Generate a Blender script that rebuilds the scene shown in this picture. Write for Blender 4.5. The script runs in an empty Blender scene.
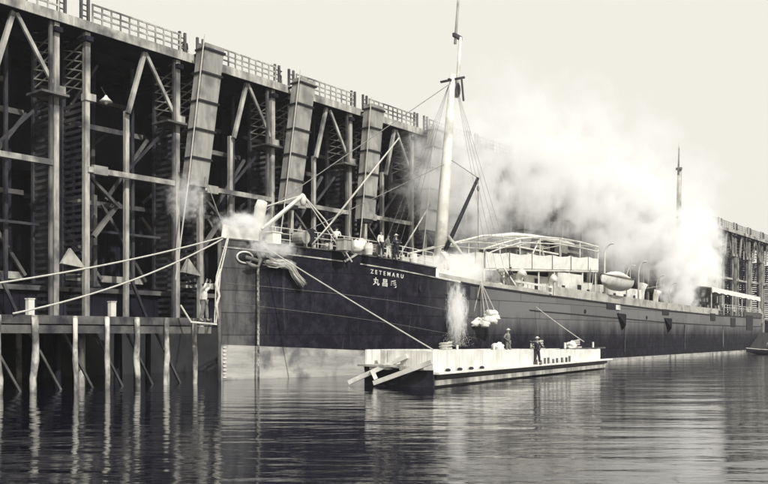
import bpy, math, random
from mathutils import Vector, Matrix, noise
random.seed(7)
R = math.radians
S = bpy.context.scene
# ------------------------------------------------------------------ camera
cam = bpy.data.objects.new('camera', bpy.data.cameras.new('camera'))
S.collection.objects.link(cam); S.camera = cam
cam.location = (0, 0, 2.5); cam.rotation_euler = (R(90), 0, 0)
cam.data.sensor_width = 36; cam.data.lens = 850 / 768 * 36
cam.data.shift_y = 0.1211; cam.data.clip_end = 20000; cam.data.clip_start = .1
# ------------------------------------------------------------------ sky
SUN_EL, SUN_AZ = 42, 150       # azimuth measured clockwise from +Y (view direction): behind the camera, to the right
w = bpy.data.worlds.new('World'); S.world = w; w.use_nodes = True
nt = w.node_tree; nt.nodes.clear()
out = nt.nodes.new('ShaderNodeOutputWorld'); bg = nt.nodes.new('ShaderNodeBackground')
sky = nt.nodes.new('ShaderNodeTexSky'); sky.sky_type = 'NISHITA'; sky.sun_disc = False
sky.sun_elevation = R(SUN_EL); sky.sun_rotation = R(SUN_AZ); sky.air_density = 1.5; sky.dust_density = 5
hs = nt.nodes.new('ShaderNodeHueSaturation'); hs.inputs['Saturation'].default_value = 0.0
mx = nt.nodes.new('ShaderNodeMix'); mx.data_type = 'RGBA'; mx.inputs[0].default_value = 0.92
mx.inputs['B'].default_value = (9.3, 9.1, 8.1, 1)
nt.links.new(sky.outputs[0], hs.inputs['Color']); nt.links.new(hs.outputs[0], mx.inputs['A'])
nt.links.new(mx.outputs['Result'], bg.inputs['Color']); bg.inputs['Strength'].default_value = 0.10
nt.links.new(bg.outputs[0], out.inputs['Surface'])
# ------------------------------------------------------------------ sun
sl = bpy.data.lights.new('sun', 'SUN'); sl.energy = 3.6; sl.angle = R(0.6); sl.color = (1, .98, .94)
so = bpy.data.objects.new('sun', sl); S.collection.objects.link(so)
sd = Vector((math.sin(R(SUN_AZ)) * math.cos(R(SUN_EL)), math.cos(R(SUN_AZ)) * math.cos(R(SUN_EL)), math.sin(R(SUN_EL))))
so.rotation_euler = sd.to_track_quat('Z', 'Y').to_euler()
S.view_settings.view_transform = 'Standard'; S.view_settings.look = 'None'
S.view_settings.exposure = 0; S.view_settings.gamma = 1; S.view_settings.use_curve_mapping = False
S.render.engine = 'CYCLES'
S.cycles.volume_bounces = 10; S.cycles.max_bounces = 14; S.cycles.volume_step_rate = 2.0
S.cycles.volume_max_steps = 96

# ------------------------------------------------------------------ materials
def mat(name, c1, c2=None, scale=1.0, stretch=(1, 1, 1), rough=.8, metal=0, bump=0, bscale=None, c3=None, scale3=.4, lo=.35, hi=.65, detail=6, spec=.22):
    m = bpy.data.materials.new(name); m.use_nodes = True; t = m.node_tree
    b = t.nodes['Principled BSDF']; b.inputs['Roughness'].default_value = rough; b.inputs['Metallic'].default_value = metal
    b.inputs['Base Color'].default_value = (*c1, 1); b.inputs['Specular IOR Level'].default_value = spec
    tc = t.nodes.new('ShaderNodeTexCoord'); mp = t.nodes.new('ShaderNodeMapping'); mp.inputs['Scale'].default_value = stretch
    oi = t.nodes.new('ShaderNodeObjectInfo'); vm = t.nodes.new('ShaderNodeVectorMath'); vm.operation = 'MULTIPLY_ADD'
    vm.inputs[1].default_value = (37, 23, 51); t.links.new(oi.outputs['Random'], vm.inputs[0]); t.links.new(tc.outputs['Object'], vm.inputs[2])
    t.links.new(vm.outputs[0], mp.inputs[0])
    if c2:
        n = t.nodes.new('ShaderNodeTexNoise'); n.inputs['Scale'].default_value = scale; n.inputs['Detail'].default_value = detail
        n.inputs['Roughness'].default_value = .65
        t.links.new(mp.outputs[0], n.inputs['Vector'])
        r = t.nodes.new('ShaderNodeMapRange'); r.inputs[1].default_value = lo; r.inputs[2].default_value = hi
        t.links.new(n.outputs[0], r.inputs[0])
        x = t.nodes.new('ShaderNodeMix'); x.data_type = 'RGBA'
        x.inputs['A'].default_value = (*c1, 1); x.inputs['B'].default_value = (*c2, 1)
        t.links.new(r.outputs[0], x.inputs[0]); res = x.outputs['Result']
        if c3:
            n3 = t.nodes.new('ShaderNodeTexNoise'); n3.inputs['Scale'].default_value = scale3; n3.inputs['Detail'].default_value = 4
            t.links.new(vm.outputs[0], n3.inputs['Vector'])
            r3 = t.nodes.new('ShaderNodeMapRange'); r3.inputs[1].default_value = .48; r3.inputs[2].default_value = .66
            t.links.new(n3.outputs[0], r3.inputs[0])
            x3 = t.nodes.new('ShaderNodeMix'); x3.data_type = 'RGBA'; x3.inputs['B'].default_value = (*c3, 1)
            t.links.new(res, x3.inputs['A']); t.links.new(r3.outputs[0], x3.inputs[0]); res = x3.outputs['Result']
        t.links.new(res, b.inputs['Base Color'])
    if bump:
        nb = t.nodes.new('ShaderNodeTexNoise'); nb.inputs['Scale'].default_value = bscale or scale * 2; nb.inputs['Detail'].default_value = 5
        t.links.new(mp.outputs[0], nb.inputs['Vector'])
        bp = t.nodes.new('ShaderNodeBump'); bp.inputs['Strength'].default_value = bump; bp.inputs['Distance'].default_value = .05
        t.links.new(nb.outputs[0], bp.inputs['Height']); t.links.new(bp.outputs[0], b.inputs['Normal'])
    return m
M = {}
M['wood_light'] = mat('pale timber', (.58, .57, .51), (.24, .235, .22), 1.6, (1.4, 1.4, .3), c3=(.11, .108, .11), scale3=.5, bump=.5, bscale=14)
M['wood_slat'] = mat('dark slats', (.050, .049, .058), (.018, .017, .026), 1.5, (1, 1, .5), c3=(.09, .088, .09), scale3=.5, bump=.5, bscale=10)  # dark mottled tone for the crib boards and inner braces
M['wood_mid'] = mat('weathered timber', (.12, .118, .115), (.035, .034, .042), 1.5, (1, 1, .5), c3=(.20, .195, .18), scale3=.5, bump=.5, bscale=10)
M['wood_dark'] = mat('shade dark timber', (.010, .009, .018), (.004, .0035, .009), 1.3, c3=(.024, .023, .034), scale3=.25, bump=.4, bscale=8)  # shade deep inside the trestle is put into this near-black colour
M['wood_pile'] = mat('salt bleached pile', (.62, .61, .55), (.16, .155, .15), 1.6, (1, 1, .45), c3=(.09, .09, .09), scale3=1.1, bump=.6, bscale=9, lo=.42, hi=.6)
M['chute'] = mat('pale chute boards', (.38, .373, .34), (.25, .245, .23), 2.2, (1, 1, .15), c3=(.16, .158, .15), scale3=.7, bump=.3, bscale=8)
M['iron'] = mat('dark iron', (.03, .03, .037), (.014, .014, .018), 3, rough=.6)
M['white'] = mat('white paint', (.80, .79, .73), (.62, .61, .56), 1.2, rough=.6, c3=(.45, .44, .41), scale3=.9)
M['canvas'] = mat('white canvas', (.82, .81, .75), (.66, .65, .60), 1.6, rough=.9, bump=.6, bscale=3)
M['barge_white'] = mat('limewashed planks', (.86, .85, .79), (.56, .55, .51), 1.3, (1.6, 1.6, .25), rough=.85, c3=(.66, .65, .6), scale3=.8, lo=.45, hi=.72, bump=.3, bscale=6)
M['tar'] = mat('tarred planks', (.012, .011, .02), (.035, .034, .042), 1.5, (.3, 1, 1), rough=.5, bump=.3, bscale=6)
M['rope'] = mat('hemp rope', (.62, .61, .55), (.42, .41, .38), 12, rough=.9)
M['wire'] = mat('grey wire rope', (.16, .16, .165), (.28, .275, .26), 4, rough=.7)
M['boot'] = mat('faded boot topping', (.50, .49, .45), (.30, .295, .28), .8, (.4, .4, 2.2), c3=(.16, .16, .16), scale3=.9, rough=.75, bump=.3, bscale=4)
M['skin'] = mat('skin', (.36, .34, .30), (.30, .28, .25), 9, rough=.6)
M['hair'] = mat('black hair', (.012, .012, .015), (.03, .03, .03), 20, rough=.6)
M['cloth_white'] = mat('white cotton', (.78, .77, .71), (.60, .59, .55), 6, rough=.95)
M['cloth_dark'] = mat('dark cotton', (.025, .025, .035), (.05, .05, .058), 6, rough=.95)
M['cloth_grey'] = mat('grey cotton', (.24, .235, .22), (.15, .15, .145), 6, rough=.95)
M['stone'] = mat('sooty quay stone', (.045, .045, .05), (.02, .02, .025), .8, bump=.5, bscale=3)
M['ground'] = mat('coal dust ground', (.05, .05, .053), (.025, .025, .028), .5, bump=.4, bscale=3)
M['letter'] = mat('white lettering', (.80, .79, .73), (.6, .59, .55), 8, rough=.6)
M['coal'] = mat('coal', (.012, .012, .016), (.03, .03, .034), 5, rough=.5, bump=.8, bscale=9)

def hull_material():
    m = bpy.data.materials.new('weathered black hull paint'); m.use_nodes = True; t = m.node_tree
    b = t.nodes['Principled BSDF']; b.inputs['Roughness'].default_value = .7; b.inputs['Specular IOR Level'].default_value = .18
    tc = t.nodes.new('ShaderNodeTexCoord'); sp = t.nodes.new('ShaderNodeSeparateXYZ'); t.links.new(tc.outputs['Object'], sp.inputs[0])
    def node(k, **kw):
        n = t.nodes.new(k)
        for a_, v in kw.items(): setattr(n, a_, v)
        return n
    def mr(src, a0, a1, b0=0, b1=1):
        n = t.nodes.new('ShaderNodeMapRange'); n.interpolation_type = 'SMOOTHSTEP'
        for i, v in enumerate((a0, a1, b0, b1)): n.inputs[i + 1].default_value = v
        t.links.new(src, n.inputs[0]); return n.outputs[0]
    def mul(a_, b_):
        n = node('ShaderNodeMath', operation='MULTIPLY'); t.links.new(a_, n.inputs[0]); t.links.new(b_, n.inputs[1]); return n.outputs[0]
    # paler towards the upper strakes amidships and aft, in ragged streaked patches
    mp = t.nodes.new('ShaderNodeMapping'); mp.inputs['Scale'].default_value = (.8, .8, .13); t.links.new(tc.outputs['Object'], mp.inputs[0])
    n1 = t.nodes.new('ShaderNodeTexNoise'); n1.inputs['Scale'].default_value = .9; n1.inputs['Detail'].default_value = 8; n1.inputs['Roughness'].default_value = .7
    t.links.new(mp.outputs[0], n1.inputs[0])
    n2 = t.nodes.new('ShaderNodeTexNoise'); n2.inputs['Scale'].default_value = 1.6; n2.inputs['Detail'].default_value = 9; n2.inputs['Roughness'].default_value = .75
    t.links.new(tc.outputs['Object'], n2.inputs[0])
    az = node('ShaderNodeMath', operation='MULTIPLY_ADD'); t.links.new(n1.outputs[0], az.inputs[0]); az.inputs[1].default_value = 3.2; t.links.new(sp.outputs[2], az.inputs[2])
    pale_aft = mul(mr(az.outputs[0], 3.6, 6.0), mr(sp.outputs[0], 13, 24))
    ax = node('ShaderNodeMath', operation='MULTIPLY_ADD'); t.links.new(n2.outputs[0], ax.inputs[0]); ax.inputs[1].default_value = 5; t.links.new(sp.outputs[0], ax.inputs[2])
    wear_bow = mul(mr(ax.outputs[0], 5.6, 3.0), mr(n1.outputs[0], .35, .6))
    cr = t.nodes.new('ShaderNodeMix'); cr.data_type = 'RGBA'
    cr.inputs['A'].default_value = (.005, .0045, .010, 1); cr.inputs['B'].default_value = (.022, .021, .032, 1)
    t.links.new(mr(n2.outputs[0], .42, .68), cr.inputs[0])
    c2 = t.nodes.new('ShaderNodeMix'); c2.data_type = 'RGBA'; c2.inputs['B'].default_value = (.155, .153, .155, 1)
    t.links.new(cr.outputs['Result'], c2.inputs['A']); t.links.new(pale_aft, c2.inputs[0])
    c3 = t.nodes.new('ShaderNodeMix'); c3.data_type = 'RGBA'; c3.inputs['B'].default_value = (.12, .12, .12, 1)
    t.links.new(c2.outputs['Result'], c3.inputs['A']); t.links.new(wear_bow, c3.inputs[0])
    mps = t.nodes.new('ShaderNodeMapping'); mps.inputs['Scale'].default_value = (3.2, 3.2, .12); t.links.new(tc.outputs['Object'], mps.inputs[0])
    n4 = t.nodes.new('ShaderNodeTexNoise'); n4.inputs['Scale'].default_value = 1.0; n4.inputs['Detail'].default_value = 9; n4.inputs['Roughness'].default_value = .75
    t.links.new(mps.outputs[0], n4.inputs[0])
    c4 = t.nodes.new('ShaderNodeMix'); c4.data_type = 'RGBA'; c4.blend_type = 'MIX'; c4.inputs['B'].default_value = (.16, .158, .155, 1)
    st = mr(n4.outputs[0], .56, .74, 0, .45); t.links.new(st, c4.inputs[0]); t.links.new(c3.outputs['Result'], c4.inputs['A'])
    t.links.new(c4.outputs['Result'], b.inputs['Base Color'])
    # plates: brick bump
    bk = t.nodes.new('ShaderNodeTexBrick'); bk.inputs['Scale'].default_value = 1; bk.inputs['Brick Width'].default_value = 5.5
    bk.inputs['Row Height'].default_value = 1.25; bk.inputs['Mortar Size'].default_value = .03
    bk.inputs['Color1'].default_value = (1, 1, 1, 1); bk.inputs['Color2'].default_value = (.55, .55, .55, 1); bk.inputs['Mortar'].default_value = (0, 0, 0, 1)
    cb = t.nodes.new('ShaderNodeCombineXYZ'); t.links.new(sp.outputs[0], cb.inputs[0]); t.links.new(sp.outputs[2], cb.inputs[1])
    t.links.new(cb.outputs[0], bk.inputs['Vector'])
    pm = mr(bk.outputs[0], 0, 1, .55, 1.15)
    vm = node('ShaderNodeVectorMath', operation='SCALE'); t.links.new(c4.outputs['Result'], vm.inputs[0]); t.links.new(pm, vm.inputs['Scale']); t.links.new(vm.outputs[0], b.inputs['Base Color'])
    bp = t.nodes.new('ShaderNodeBump'); bp.inputs['Strength'].default_value = .8; bp.inputs['Distance'].default_value = .05
    t.links.new(bk.outputs[0], bp.inputs['Height'])
    bp2 = t.nodes.new('ShaderNodeBump'); bp2.inputs['Strength'].default_value = .35; bp2.inputs['Distance'].default_value = .12
    t.links.new(n2.outputs[0], bp2.inputs['Height']); t.links.new(bp.outputs[0], bp2.inputs['Normal'])
    t.links.new(bp2.outputs[0], b.inputs['Normal'])
    return m
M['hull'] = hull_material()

def water_material():
    m = bpy.data.materials.new('harbour water'); m.use_nodes = True; t = m.node_tree
    b = t.nodes['Principled BSDF']; b.inputs['Base Color'].default_value = (.005, .005, .012, 1)
    b.inputs['Roughness'].default_value = .06; b.inputs['IOR'].default_value = 1.45
    b.inputs['Specular IOR Level'].default_value = .75
    tc = t.nodes.new('ShaderNodeTexCoord')
    def layer(scale, stretch, rot, detail=3):
        mp = t.nodes.new('ShaderNodeMapping'); mp.inputs['Scale'].default_value = stretch; mp.inputs['Rotation'].default_value = (0, 0, R(rot))
        t.links.new(tc.outputs['Object'], mp.inputs[0])
        n = t.nodes.new('ShaderNodeTexNoise'); n.inputs['Scale'].default_value = scale; n.inputs['Detail'].default_value = detail
        t.links.new(mp.outputs[0], n.inputs['Vector']); return n.outputs[0]
    prev = None
    for sc, st, ro, dist in ((.55, (.14, 1, 1), 6, .055), (1.0, (.35, 1, 1), 4, .024), (2.6, (.3, 1, 1), -8, .012), (.30, (.45, 1, 1), 12, .06), (7, (.5, 1, 1), 0, .0025)):
        h = layer(sc, st, ro)
        bp = t.nodes.new('ShaderNodeBump'); bp.inputs['Strength'].default_value = 1; bp.inputs['Distance'].default_value = dist
        t.links.new(h, bp.inputs['Height'])
        if prev: t.links.new(prev, bp.inputs['Normal'])
        prev = bp.outputs[0]
    t.links.new(prev, b.inputs['Normal'])
    return m
M['water'] = water_material()

# ------------------------------------------------------------------ mesh helpers
class MB:
    def __init__(s): s.v = []; s.f = []; s.m = []; s.mi = 0
    def add(s, vs, fs):
        o = len(s.v); s.v += [tuple(v) for v in vs]; s.f += [tuple(o + i for i in f) for f in fs]; s.m += [s.mi] * len(fs); return s
    def box(s, x0, x1, y0, y1, z0, z1):
        vs = [(x, y, z) for z in (z0, z1) for x, y in ((x0, y0), (x1, y0), (x1, y1), (x0, y1))]
        return s.add(vs, [(3, 2, 1, 0), (4, 5, 6, 7), (0, 1, 5, 4), (1, 2, 6, 5), (2, 3, 7, 6), (3, 0, 4, 7)])
    def bar(s, a, b, wd=.2, ht=None, up=(0, 0, 1)):
        a = Vector(a); b = Vector(b); d = (b - a).normalized(); u = Vector(up)
        if abs(d.dot(u)) > .98: u = Vector((1, 0, 0))
        x = d.cross(u).normalized(); y = x.cross(d).normalized(); ht = ht or wd
        x *= wd / 2; y *= ht / 2
        vs = [p + q for p in (a, b) for q in (-x - y, x - y, x + y, -x + y)]
        return s.add(vs, [(3, 2, 1, 0), (4, 5, 6, 7), (0, 1, 5, 4), (1, 2, 6, 5), (2, 3, 7, 6), (3, 0, 4, 7)])
    def tube(s, pts, r, n=8, cap=True):
        pts = [Vector(p) for p in pts]; rr = r if isinstance(r, (list, tuple)) else [r] * len(pts)
        vs = []; fs = []; px = None
        for i, p in enumerate(pts):
            d = (pts[min(i + 1, len(pts) - 1)] - pts[max(i - 1, 0)]).normalized()
            if px is None:
                u = Vector((0, 0, 1)) if abs(d.z) < .9 else Vector((1, 0, 0)); px = d.cross(u).normalized()
            else: px = (px - d * px.dot(d)).normalized()
            py = d.cross(px)
            for k in range(n):
                t = 2 * math.pi * k / n; vs.append(p + (px * math.cos(t) + py * math.sin(t)) * rr[i])
        for i in range(len(pts) - 1):
            for k in range(n):
                k2 = (k + 1) % n; fs.append((i * n + k, i * n + k2, (i + 1) * n + k2, (i + 1) * n + k))
        if cap: fs.append(tuple(range(n))[::-1]); fs.append(tuple((len(pts) - 1) * n + k for k in range(n)))
        return s.add(vs, fs)
    def ball(s, c, r, seg=10, rings=6, jit=0):
        c = Vector(c); r = Vector(r) if not isinstance(r, (int, float)) else Vector((r, r, r)); vs = []; fs = []
        for i in range(1, rings):
            ph = math.pi * i / rings
            for k in range(seg):
                th = 2 * math.pi * k / seg; j = 1 + random.uniform(-jit, jit)
                vs.append(c + Vector((math.sin(ph) * math.cos(th) * r.x, math.sin(ph) * math.sin(th) * r.y, math.cos(ph) * r.z)) * j)
        top = len(vs); vs.append(c + Vector((0, 0, r.z))); vs.append(c - Vector((0, 0, r.z)))
        for k in range(seg):
            k2 = (k + 1) % seg; fs.append((top, k, k2)); b_ = (rings - 2) * seg; fs.append((top + 1, b_ + k2, b_ + k))
            for i in range(rings - 2): fs.append((i * seg + k, (i + 1) * seg + k, (i + 1) * seg + k2, i * seg + k2))
        return s.add(vs, fs)
    def blob(s, c, r, amp=.18, fr=2.2, seg=20, rings=14):
        i0 = len(s.v); s.ball((0, 0, 0), 1.0, seg, rings); c = Vector(c); r = Vector(r)
        for i in range(i0, len(s.v)):
            d = Vector(s.v[i]); k = 1 + amp * noise.noise(d * fr + c * 3.1) + amp * .4 * noise.noise(d * fr * 2.7 + c); s.v[i] = tuple(c + Vector((d.x * r.x, d.y * r.y, d.z * r.z)) * k)
        return s
    def build(s, name, m, parent=None, smooth=False, loc=None):
        me = bpy.data.meshes.new(name); me.from_pydata(s.v, [], s.f)
        ms = m if isinstance(m, (list, tuple)) else [m]
        for x in ms: me.materials.append(M[x])
        if len(ms) > 1: me.polygons.foreach_set('material_index', s.m)
        if smooth: me.polygons.foreach_set('use_smooth', [True] * len(me.polygons))
        me.update()
        o = bpy.data.objects.new(name, me); S.collection.objects.link(o)
        if parent: o.parent = parent
        if loc: o.location = loc
        return o
def tag(o, label, cat, group=None, kind=None):
    o['label'] = label; o['category'] = cat
    if group: o['group'] = group
    if kind: o['kind'] = kind
    return o
def thing(name, label, cat, loc=(0, 0, 0), rz=0, group=None):
    o = bpy.data.objects.new(name, None); S.collection.objects.link(o); o.location = loc; o.rotation_euler = (0, 0, rz)
    o.empty_display_size = .3
    return tag(o, label, cat, group)
def dup(o, parent, loc):
    c = o.copy(); S.collection.objects.link(c); c.parent = parent; c.location = loc; return c
def rope_pts(a, b, sag, n=24):
    a = Vector(a); b = Vector(b)
    return [a.lerp(b, i / n) - Vector((0, 0, sag * 4 * (i / n) * (1 - i / n))) for i in range(n + 1)]
def at(px, y, Y): return Vector(((px - 384) / 850 * Y, Y, 2.5 + (335 - y) / 850 * Y))

# ------------------------------------------------------------------ frames of the quay (s along, p back) and of the ship (u aft, w to port)
TA = math.atan2(.7826, .6225); TD = Vector((.6225, .7826, 0)); TN = Vector((-.7826, .6225, 0))
def T(s, p, z=0): return TD * s + TN * p + Vector((0, 0, z))
def ts(px, p):                                   # s seen at picture column px on the plane p
    t = (px - 384) / 850; Y = p / (.6225 - .7826 * t); return Y * (.7826 + .6225 * t)
def tz(px, y, p): return 2.5 + (335 - y) / 850 * p / (.6225 - .7826 * (px - 384) / 850)
SA = math.atan2(.8142, .5806); B0 = Vector((-9.1, 47.2, 0)); SDu = Vector((.5806, .8142, 0)); SDw = Vector((-.8142, .5806, 0)); L = 122
def W(u, w_, z=0): return B0 + SDu * u + SDw * w_ + Vector((0, 0, z))
def su(px, w_):
    t = (px - 384) / 850; b = B0 + SDw * w_
    return (t * b.y - b.x) / (SDu.x - t * SDu.y)
def sz(px, y, w_): return 2.5 + (335 - y) / 850 * W(su(px, w_), w_).y
def hb(u, z=6):
    e = 1.52 + .05 * max(z, 0)
    f = 1 - (1 - min(max(u, 0) / 32, 1)) ** e
    Lz = L - 6 * max(0, min(1, (3.4 - z) / 3.4))
    g = 1 if u < Lz - 24 else max(0, 1 - (min(1, (u - (Lz - 24)) / 24)) ** (2.6 if z > 3 else 1.6 + z / 3))
    return max(6.6 * f * g, .06)
def ue(px):                                      # u where the near hull side is seen at column px
    lo, hi = 0, L
    for _ in range(40):
        m_ = (lo + hi) / 2; P = W(m_, -hb(m_))
        if 384 + 850 * P.x / P.y < px: lo = m_
        else: hi = m_
    return lo
def lerp_tab(tab, x):
    if x <= tab[0][0]: return tab[0][1]
    for (a, b), (c, d) in zip(tab, tab[1:]):
        if x <= c: return b + (d - b) * (x - a) / (c - a)
    return tab[-1][1]
def zmain(u): return lerp_tab([(0, 7.4), (2.3, 7.3), (4.8, 7.15), (8, 6.97), (12, 6.66), (16.6, 6.2), (20, 5.92), (27.5, 5.6), (39.5, 5.4), (56, 5.15), (75, 5.0), (101, 5.02), (122, 5.3)], u)
def zfoc(u): return zmain(u) + lerp_tab([(0, .48), (15.2, .65)], u)

# ------------------------------------------------------------------ water, ground
bm = MB()
bm.add([(-4000, -200, 0), (4000, -200, 0), (4000, 9000, 0), (-4000, 9000, 0)], [(0, 1, 2, 3)])
o = bm.build('harbour_water', 'water'); o['kind'] = 'structure'
g = MB(); g.box(-400, 600, 46.6, 260, -3, 3.0); o = g.build('quay_ground', ['ground']); o.rotation_euler = (0, 0, TA); o['kind'] = 'structure'

# ------------------------------------------------------------------ coal trestle
MOD = 9.15; S0 = 28.2; K0, K1 = -1, 19
tr = thing('coal_trestle', 'towering timber coal trestle with railed deck along the quay behind the steamer', 'trestle', (0, 0, 0), TA)
ZT = 21.6
mb_post = MB(); mb_post.box(-.16, .16, 0, .36, 3.0, 17.3); mb_post.box(-.15, .18, -.02, .36, 17.75, ZT); mb_post.box(-.2, .55, -.1, .42, 17.3, 17.75)
mb_thin = MB(); mb_thin.box(-.09, .09, 0, .2, 3.0, ZT)
mb_rear = MB(); mb_rear.box(-.2, .2, -.2, .2, 3.0, ZT)
mb_crib = MB()                                    # planked side of a bent, looking like a ladder of boards
for sgn in (0, 1):
    x = .05 + sgn * 2.0
    zz = 3.2
    while zz < 17.1:
        mb_crib.box(x - .05, x + .05, .5, 2.6, zz, zz + .2 + random.uniform(-.03, .03)); zz += .42
    mb_crib.box(x - .12, x + .12, 2.6, 2.85, 3.0, ZT)
mb_crib.box(.0, 2.05, 2.9, 3.0, 3.0, 17.4)
mb_lat = MB()
for i in range(6):
    z = 18.1 + i * .58
    mb_lat.bar((0, .6, z), (0, 2.6, z + .55), .07); mb_lat.bar((.06, 2.6, z), (.06, .6, z + .55), .07)
    mb_lat.bar((2.05, .6, z), (2.05, 2.6, z + .55), .07); mb_lat.bar((2.1, 2.6, z), (2.1, .6, z + .55), .07)
mb_beam = MB(); mb_beam.bar((2.2, .05, 13.0), (MOD - .25, .05, 13.0), .28, .34)
mb_coll = MB(); mb_coll.box(2.5, 3.5, -.14, .22, 12.72, 13.28)
mb_beam2 = MB(); mb_beam2.bar((2.2, 4, 16.7), (MOD, 4, 16.7), .25, .34)
mb_beam3 = MB(); mb_beam3.bar((2.2, 4, 11.6), (MOD, 4, 11.6), .25, .3)
mb_beam4 = MB(); mb_beam4.bar((2.2, 4, 6.3), (MOD, 4, 6.3), .25, .45)
mb_mid = MB(); mb_mid.box(5.15, 5.42, .5, .8, 3.0, 17.4)
mb_mid2 = MB(); mb_mid2.box(4.6, 4.85, 3.0, 3.3, 3.0, 12.0)
mb_s1 = MB(); mb_s1.bar((5.28, .3, 17.2), (6.55, .3, ZT - .05), .27, .26)
mb_s2 = MB(); mb_s2.bar((6.7, .2, ZT - .1), (MOD - .15, .2, 17.9), .17, .22)
mb_d = [MB().bar((2.3, .35, 12.7), (4.9, .9, 11.0), .22, .2), MB().bar((5.1, 1.2, 11.3), (3.2, 1.2, 8.9), .3, .26),
        MB().bar((3.0, 3.7, 9.3), (5.5, 3.7, 6.3), .2, .2), MB().bar((5.6, 3.7, 11.5), (MOD, 3.7, 6.3), .2, .2), MB().bar((MOD - .2, 3.2, 16.5), (5.6, 3.2, 11.8), .2, .2),
        MB().bar((2.3, 3.4, 16.6), (5.0, 3.4, 20.9), .16, .16)]
mb_more = []
rr_ = random.Random(3)
for a_, b_, w_ in (((2.4, 7.5, 5.0), (8.8, 7.5, 11.5), .24), ((8.8, 7.6, 5.0), (2.4, 7.6, 11.5), .24), ((2.2, 8, 12.2), (9, 8, 12.2), .3), ((2.4, 7.5, 12.6), (8.8, 7.5, 18), .24), ((8.8, 7.6, 12.6), (2.4, 7.6, 18), .24),
                   ((3.6, 2.6, 3), (3.6, 2.6, 21), .16), ((7.2, 2.4, 3), (7.2, 2.4, 21), .2), ((6.1, 6, 3), (6.3, 6, 21), .26), ((2.2, 2.0, 9.4), (9.1, 2.0, 9.4), .16), ((2.2, 6, 19.2), (9.1, 6, 19.2), .3),
                   ((5.4, 1.0, 13.2), (8.8, 1.0, 16.8), .16), ((7.4, .9, 3.2), (5.4, .9, 7.4), .18)): mb_more.append(MB().bar(a_, b_, w_))
mb_wale = MB(); mb_wale.box(0, MOD - .02, -.25, .0, ZT + .02, ZT + .62)
mb_plat = MB(); mb_plat.box(-1.3, .55, -.55, 1.2, 17.05, 17.18)
mb_lip = MB(); mb_lip.add([(.35, -.02, 6.9), (2.0, -.02, 6.7), (1.0, .1, 7.9), (.35, .3, 6.9), (2.0, .3, 6.7), (1.0, .35, 7.9)], [(0, 1, 2), (5, 4, 3), (0, 3, 4, 1), (1, 4, 5, 2), (2, 5, 3, 0)])
mb_gird = MB()
for p_ in (3.0, 6.5, 10): mb_gird.bar((0, p_, 21.3), (MOD, p_, 21.3), .4, .55)
mb_cap = MB(); mb_cap.box(-.25, .25, -.3, 12.4, ZT - .62, ZT - .32)
rail = MB(); x = 2.35
while x < MOD + .1:
    rail.bar((x, -.2, ZT + .62), (x, -.2, ZT + 1.75), .09); x += .68
for z in (ZT + .98, ZT + 1.35, ZT + 1.75): rail.bar((2.3, -.2, z), (MOD + .1, -.2, z), .08, .1)
gate = MB(); gate2 = MB()
for gt, xs in ((gate, (.05, .5)), (gate2, (1.6, 2.1))):
    for x in xs: gt.bar((x, -.1, ZT + .62), (x, -.1, ZT + 2.0), .16)
    for z in (ZT + .9, ZT + 1.25, ZT + 1.6): gt.bar((xs[0], -.1, z), (xs[1], -.1, z), .07)
pro = {}; rw = random.Random(21)
def P_(name, mb, m, x, y=48):
    key = id(mb)
    if key not in pro:
        o = mb.build(name, m, tr); o.location = (x, y, 0); pro[key] = o
    else:
        o = dup(pro[key], tr, (x, y, 0))
        if name in ('diagonal_brace', 'strut', 'tie', 'inner_brace', 'inner_tie', 'inner_strut', 'rear_beam', 'middle_post', 'inner_post', 'guide_rail', 'front_beam'):
            o.location.x += rw.uniform(-.12, .12); o.location.z += rw.uniform(-.1, .1) if 'beam' in name or 'inner' in name else 0
            o.rotation_euler = (0, R(rw.uniform(-.35, .35)), 0)
        elif name == 'post': o.rotation_euler = (R(rw.uniform(-.15, .15)), R(rw.uniform(-.2, .2)), 0)
    return o
for k in range(K0, K1):
    x = S0 + MOD * k
    P_('post', mb_post, 'wood_light', x); P_('post', mb_post, 'wood_light', x + 2.1)
    P_('guide_rail', mb_thin, 'wood_mid', x - .42)
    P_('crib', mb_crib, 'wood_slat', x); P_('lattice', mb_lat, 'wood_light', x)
    P_('front_beam', mb_beam, 'wood_light', x); P_('collar', mb_coll, 'chute', x)
    P_('rear_beam', mb_beam2, 'wood_mid', x); P_('rear_beam', mb_beam3, 'wood_mid', x); P_('rear_beam', mb_beam4, 'wood_light', x)
    P_('middle_post', mb_mid, 'wood_light', x); P_('inner_post', mb_mid2, 'wood_mid', x)
    P_('strut', mb_s1, 'wood_light', x); P_('strut', mb_s2, 'wood_light', x)
    for i, d in enumerate(mb_d):
        if i < 5: P_('diagonal_brace', d, 'wood_mid', x)
        else: P_('tie', d, 'wood_mid', x)
    for i, d in enumerate(mb_more): P_(('inner_brace', 'inner_tie', 'inner_strut')[i % 3], d, 'wood_mid' if i % 4 == 1 else 'wood_slat', x)
    P_('deck_edge', mb_wale, 'wood_light', x); P_('platform', mb_plat, 'wood_mid', x)
    P_('chute_lip', mb_lip, 'wood_light', x); P_('railing', rail, 'wood_light', x); P_('pocket_gate', gate, 'wood_mid', x); P_('pocket_gate', gate2, 'wood_mid', x)
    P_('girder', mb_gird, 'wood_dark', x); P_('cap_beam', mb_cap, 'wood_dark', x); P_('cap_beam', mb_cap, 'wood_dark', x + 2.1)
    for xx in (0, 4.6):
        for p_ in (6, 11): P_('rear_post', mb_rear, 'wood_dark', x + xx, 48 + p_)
LT0, LT1 = S0 + MOD * K0, S0 + MOD * K1
q = MB(); q.box(LT0, LT1, 47.8, 61, ZT + .004, ZT + .2); q.build('deck', 'wood_dark', tr)
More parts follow.
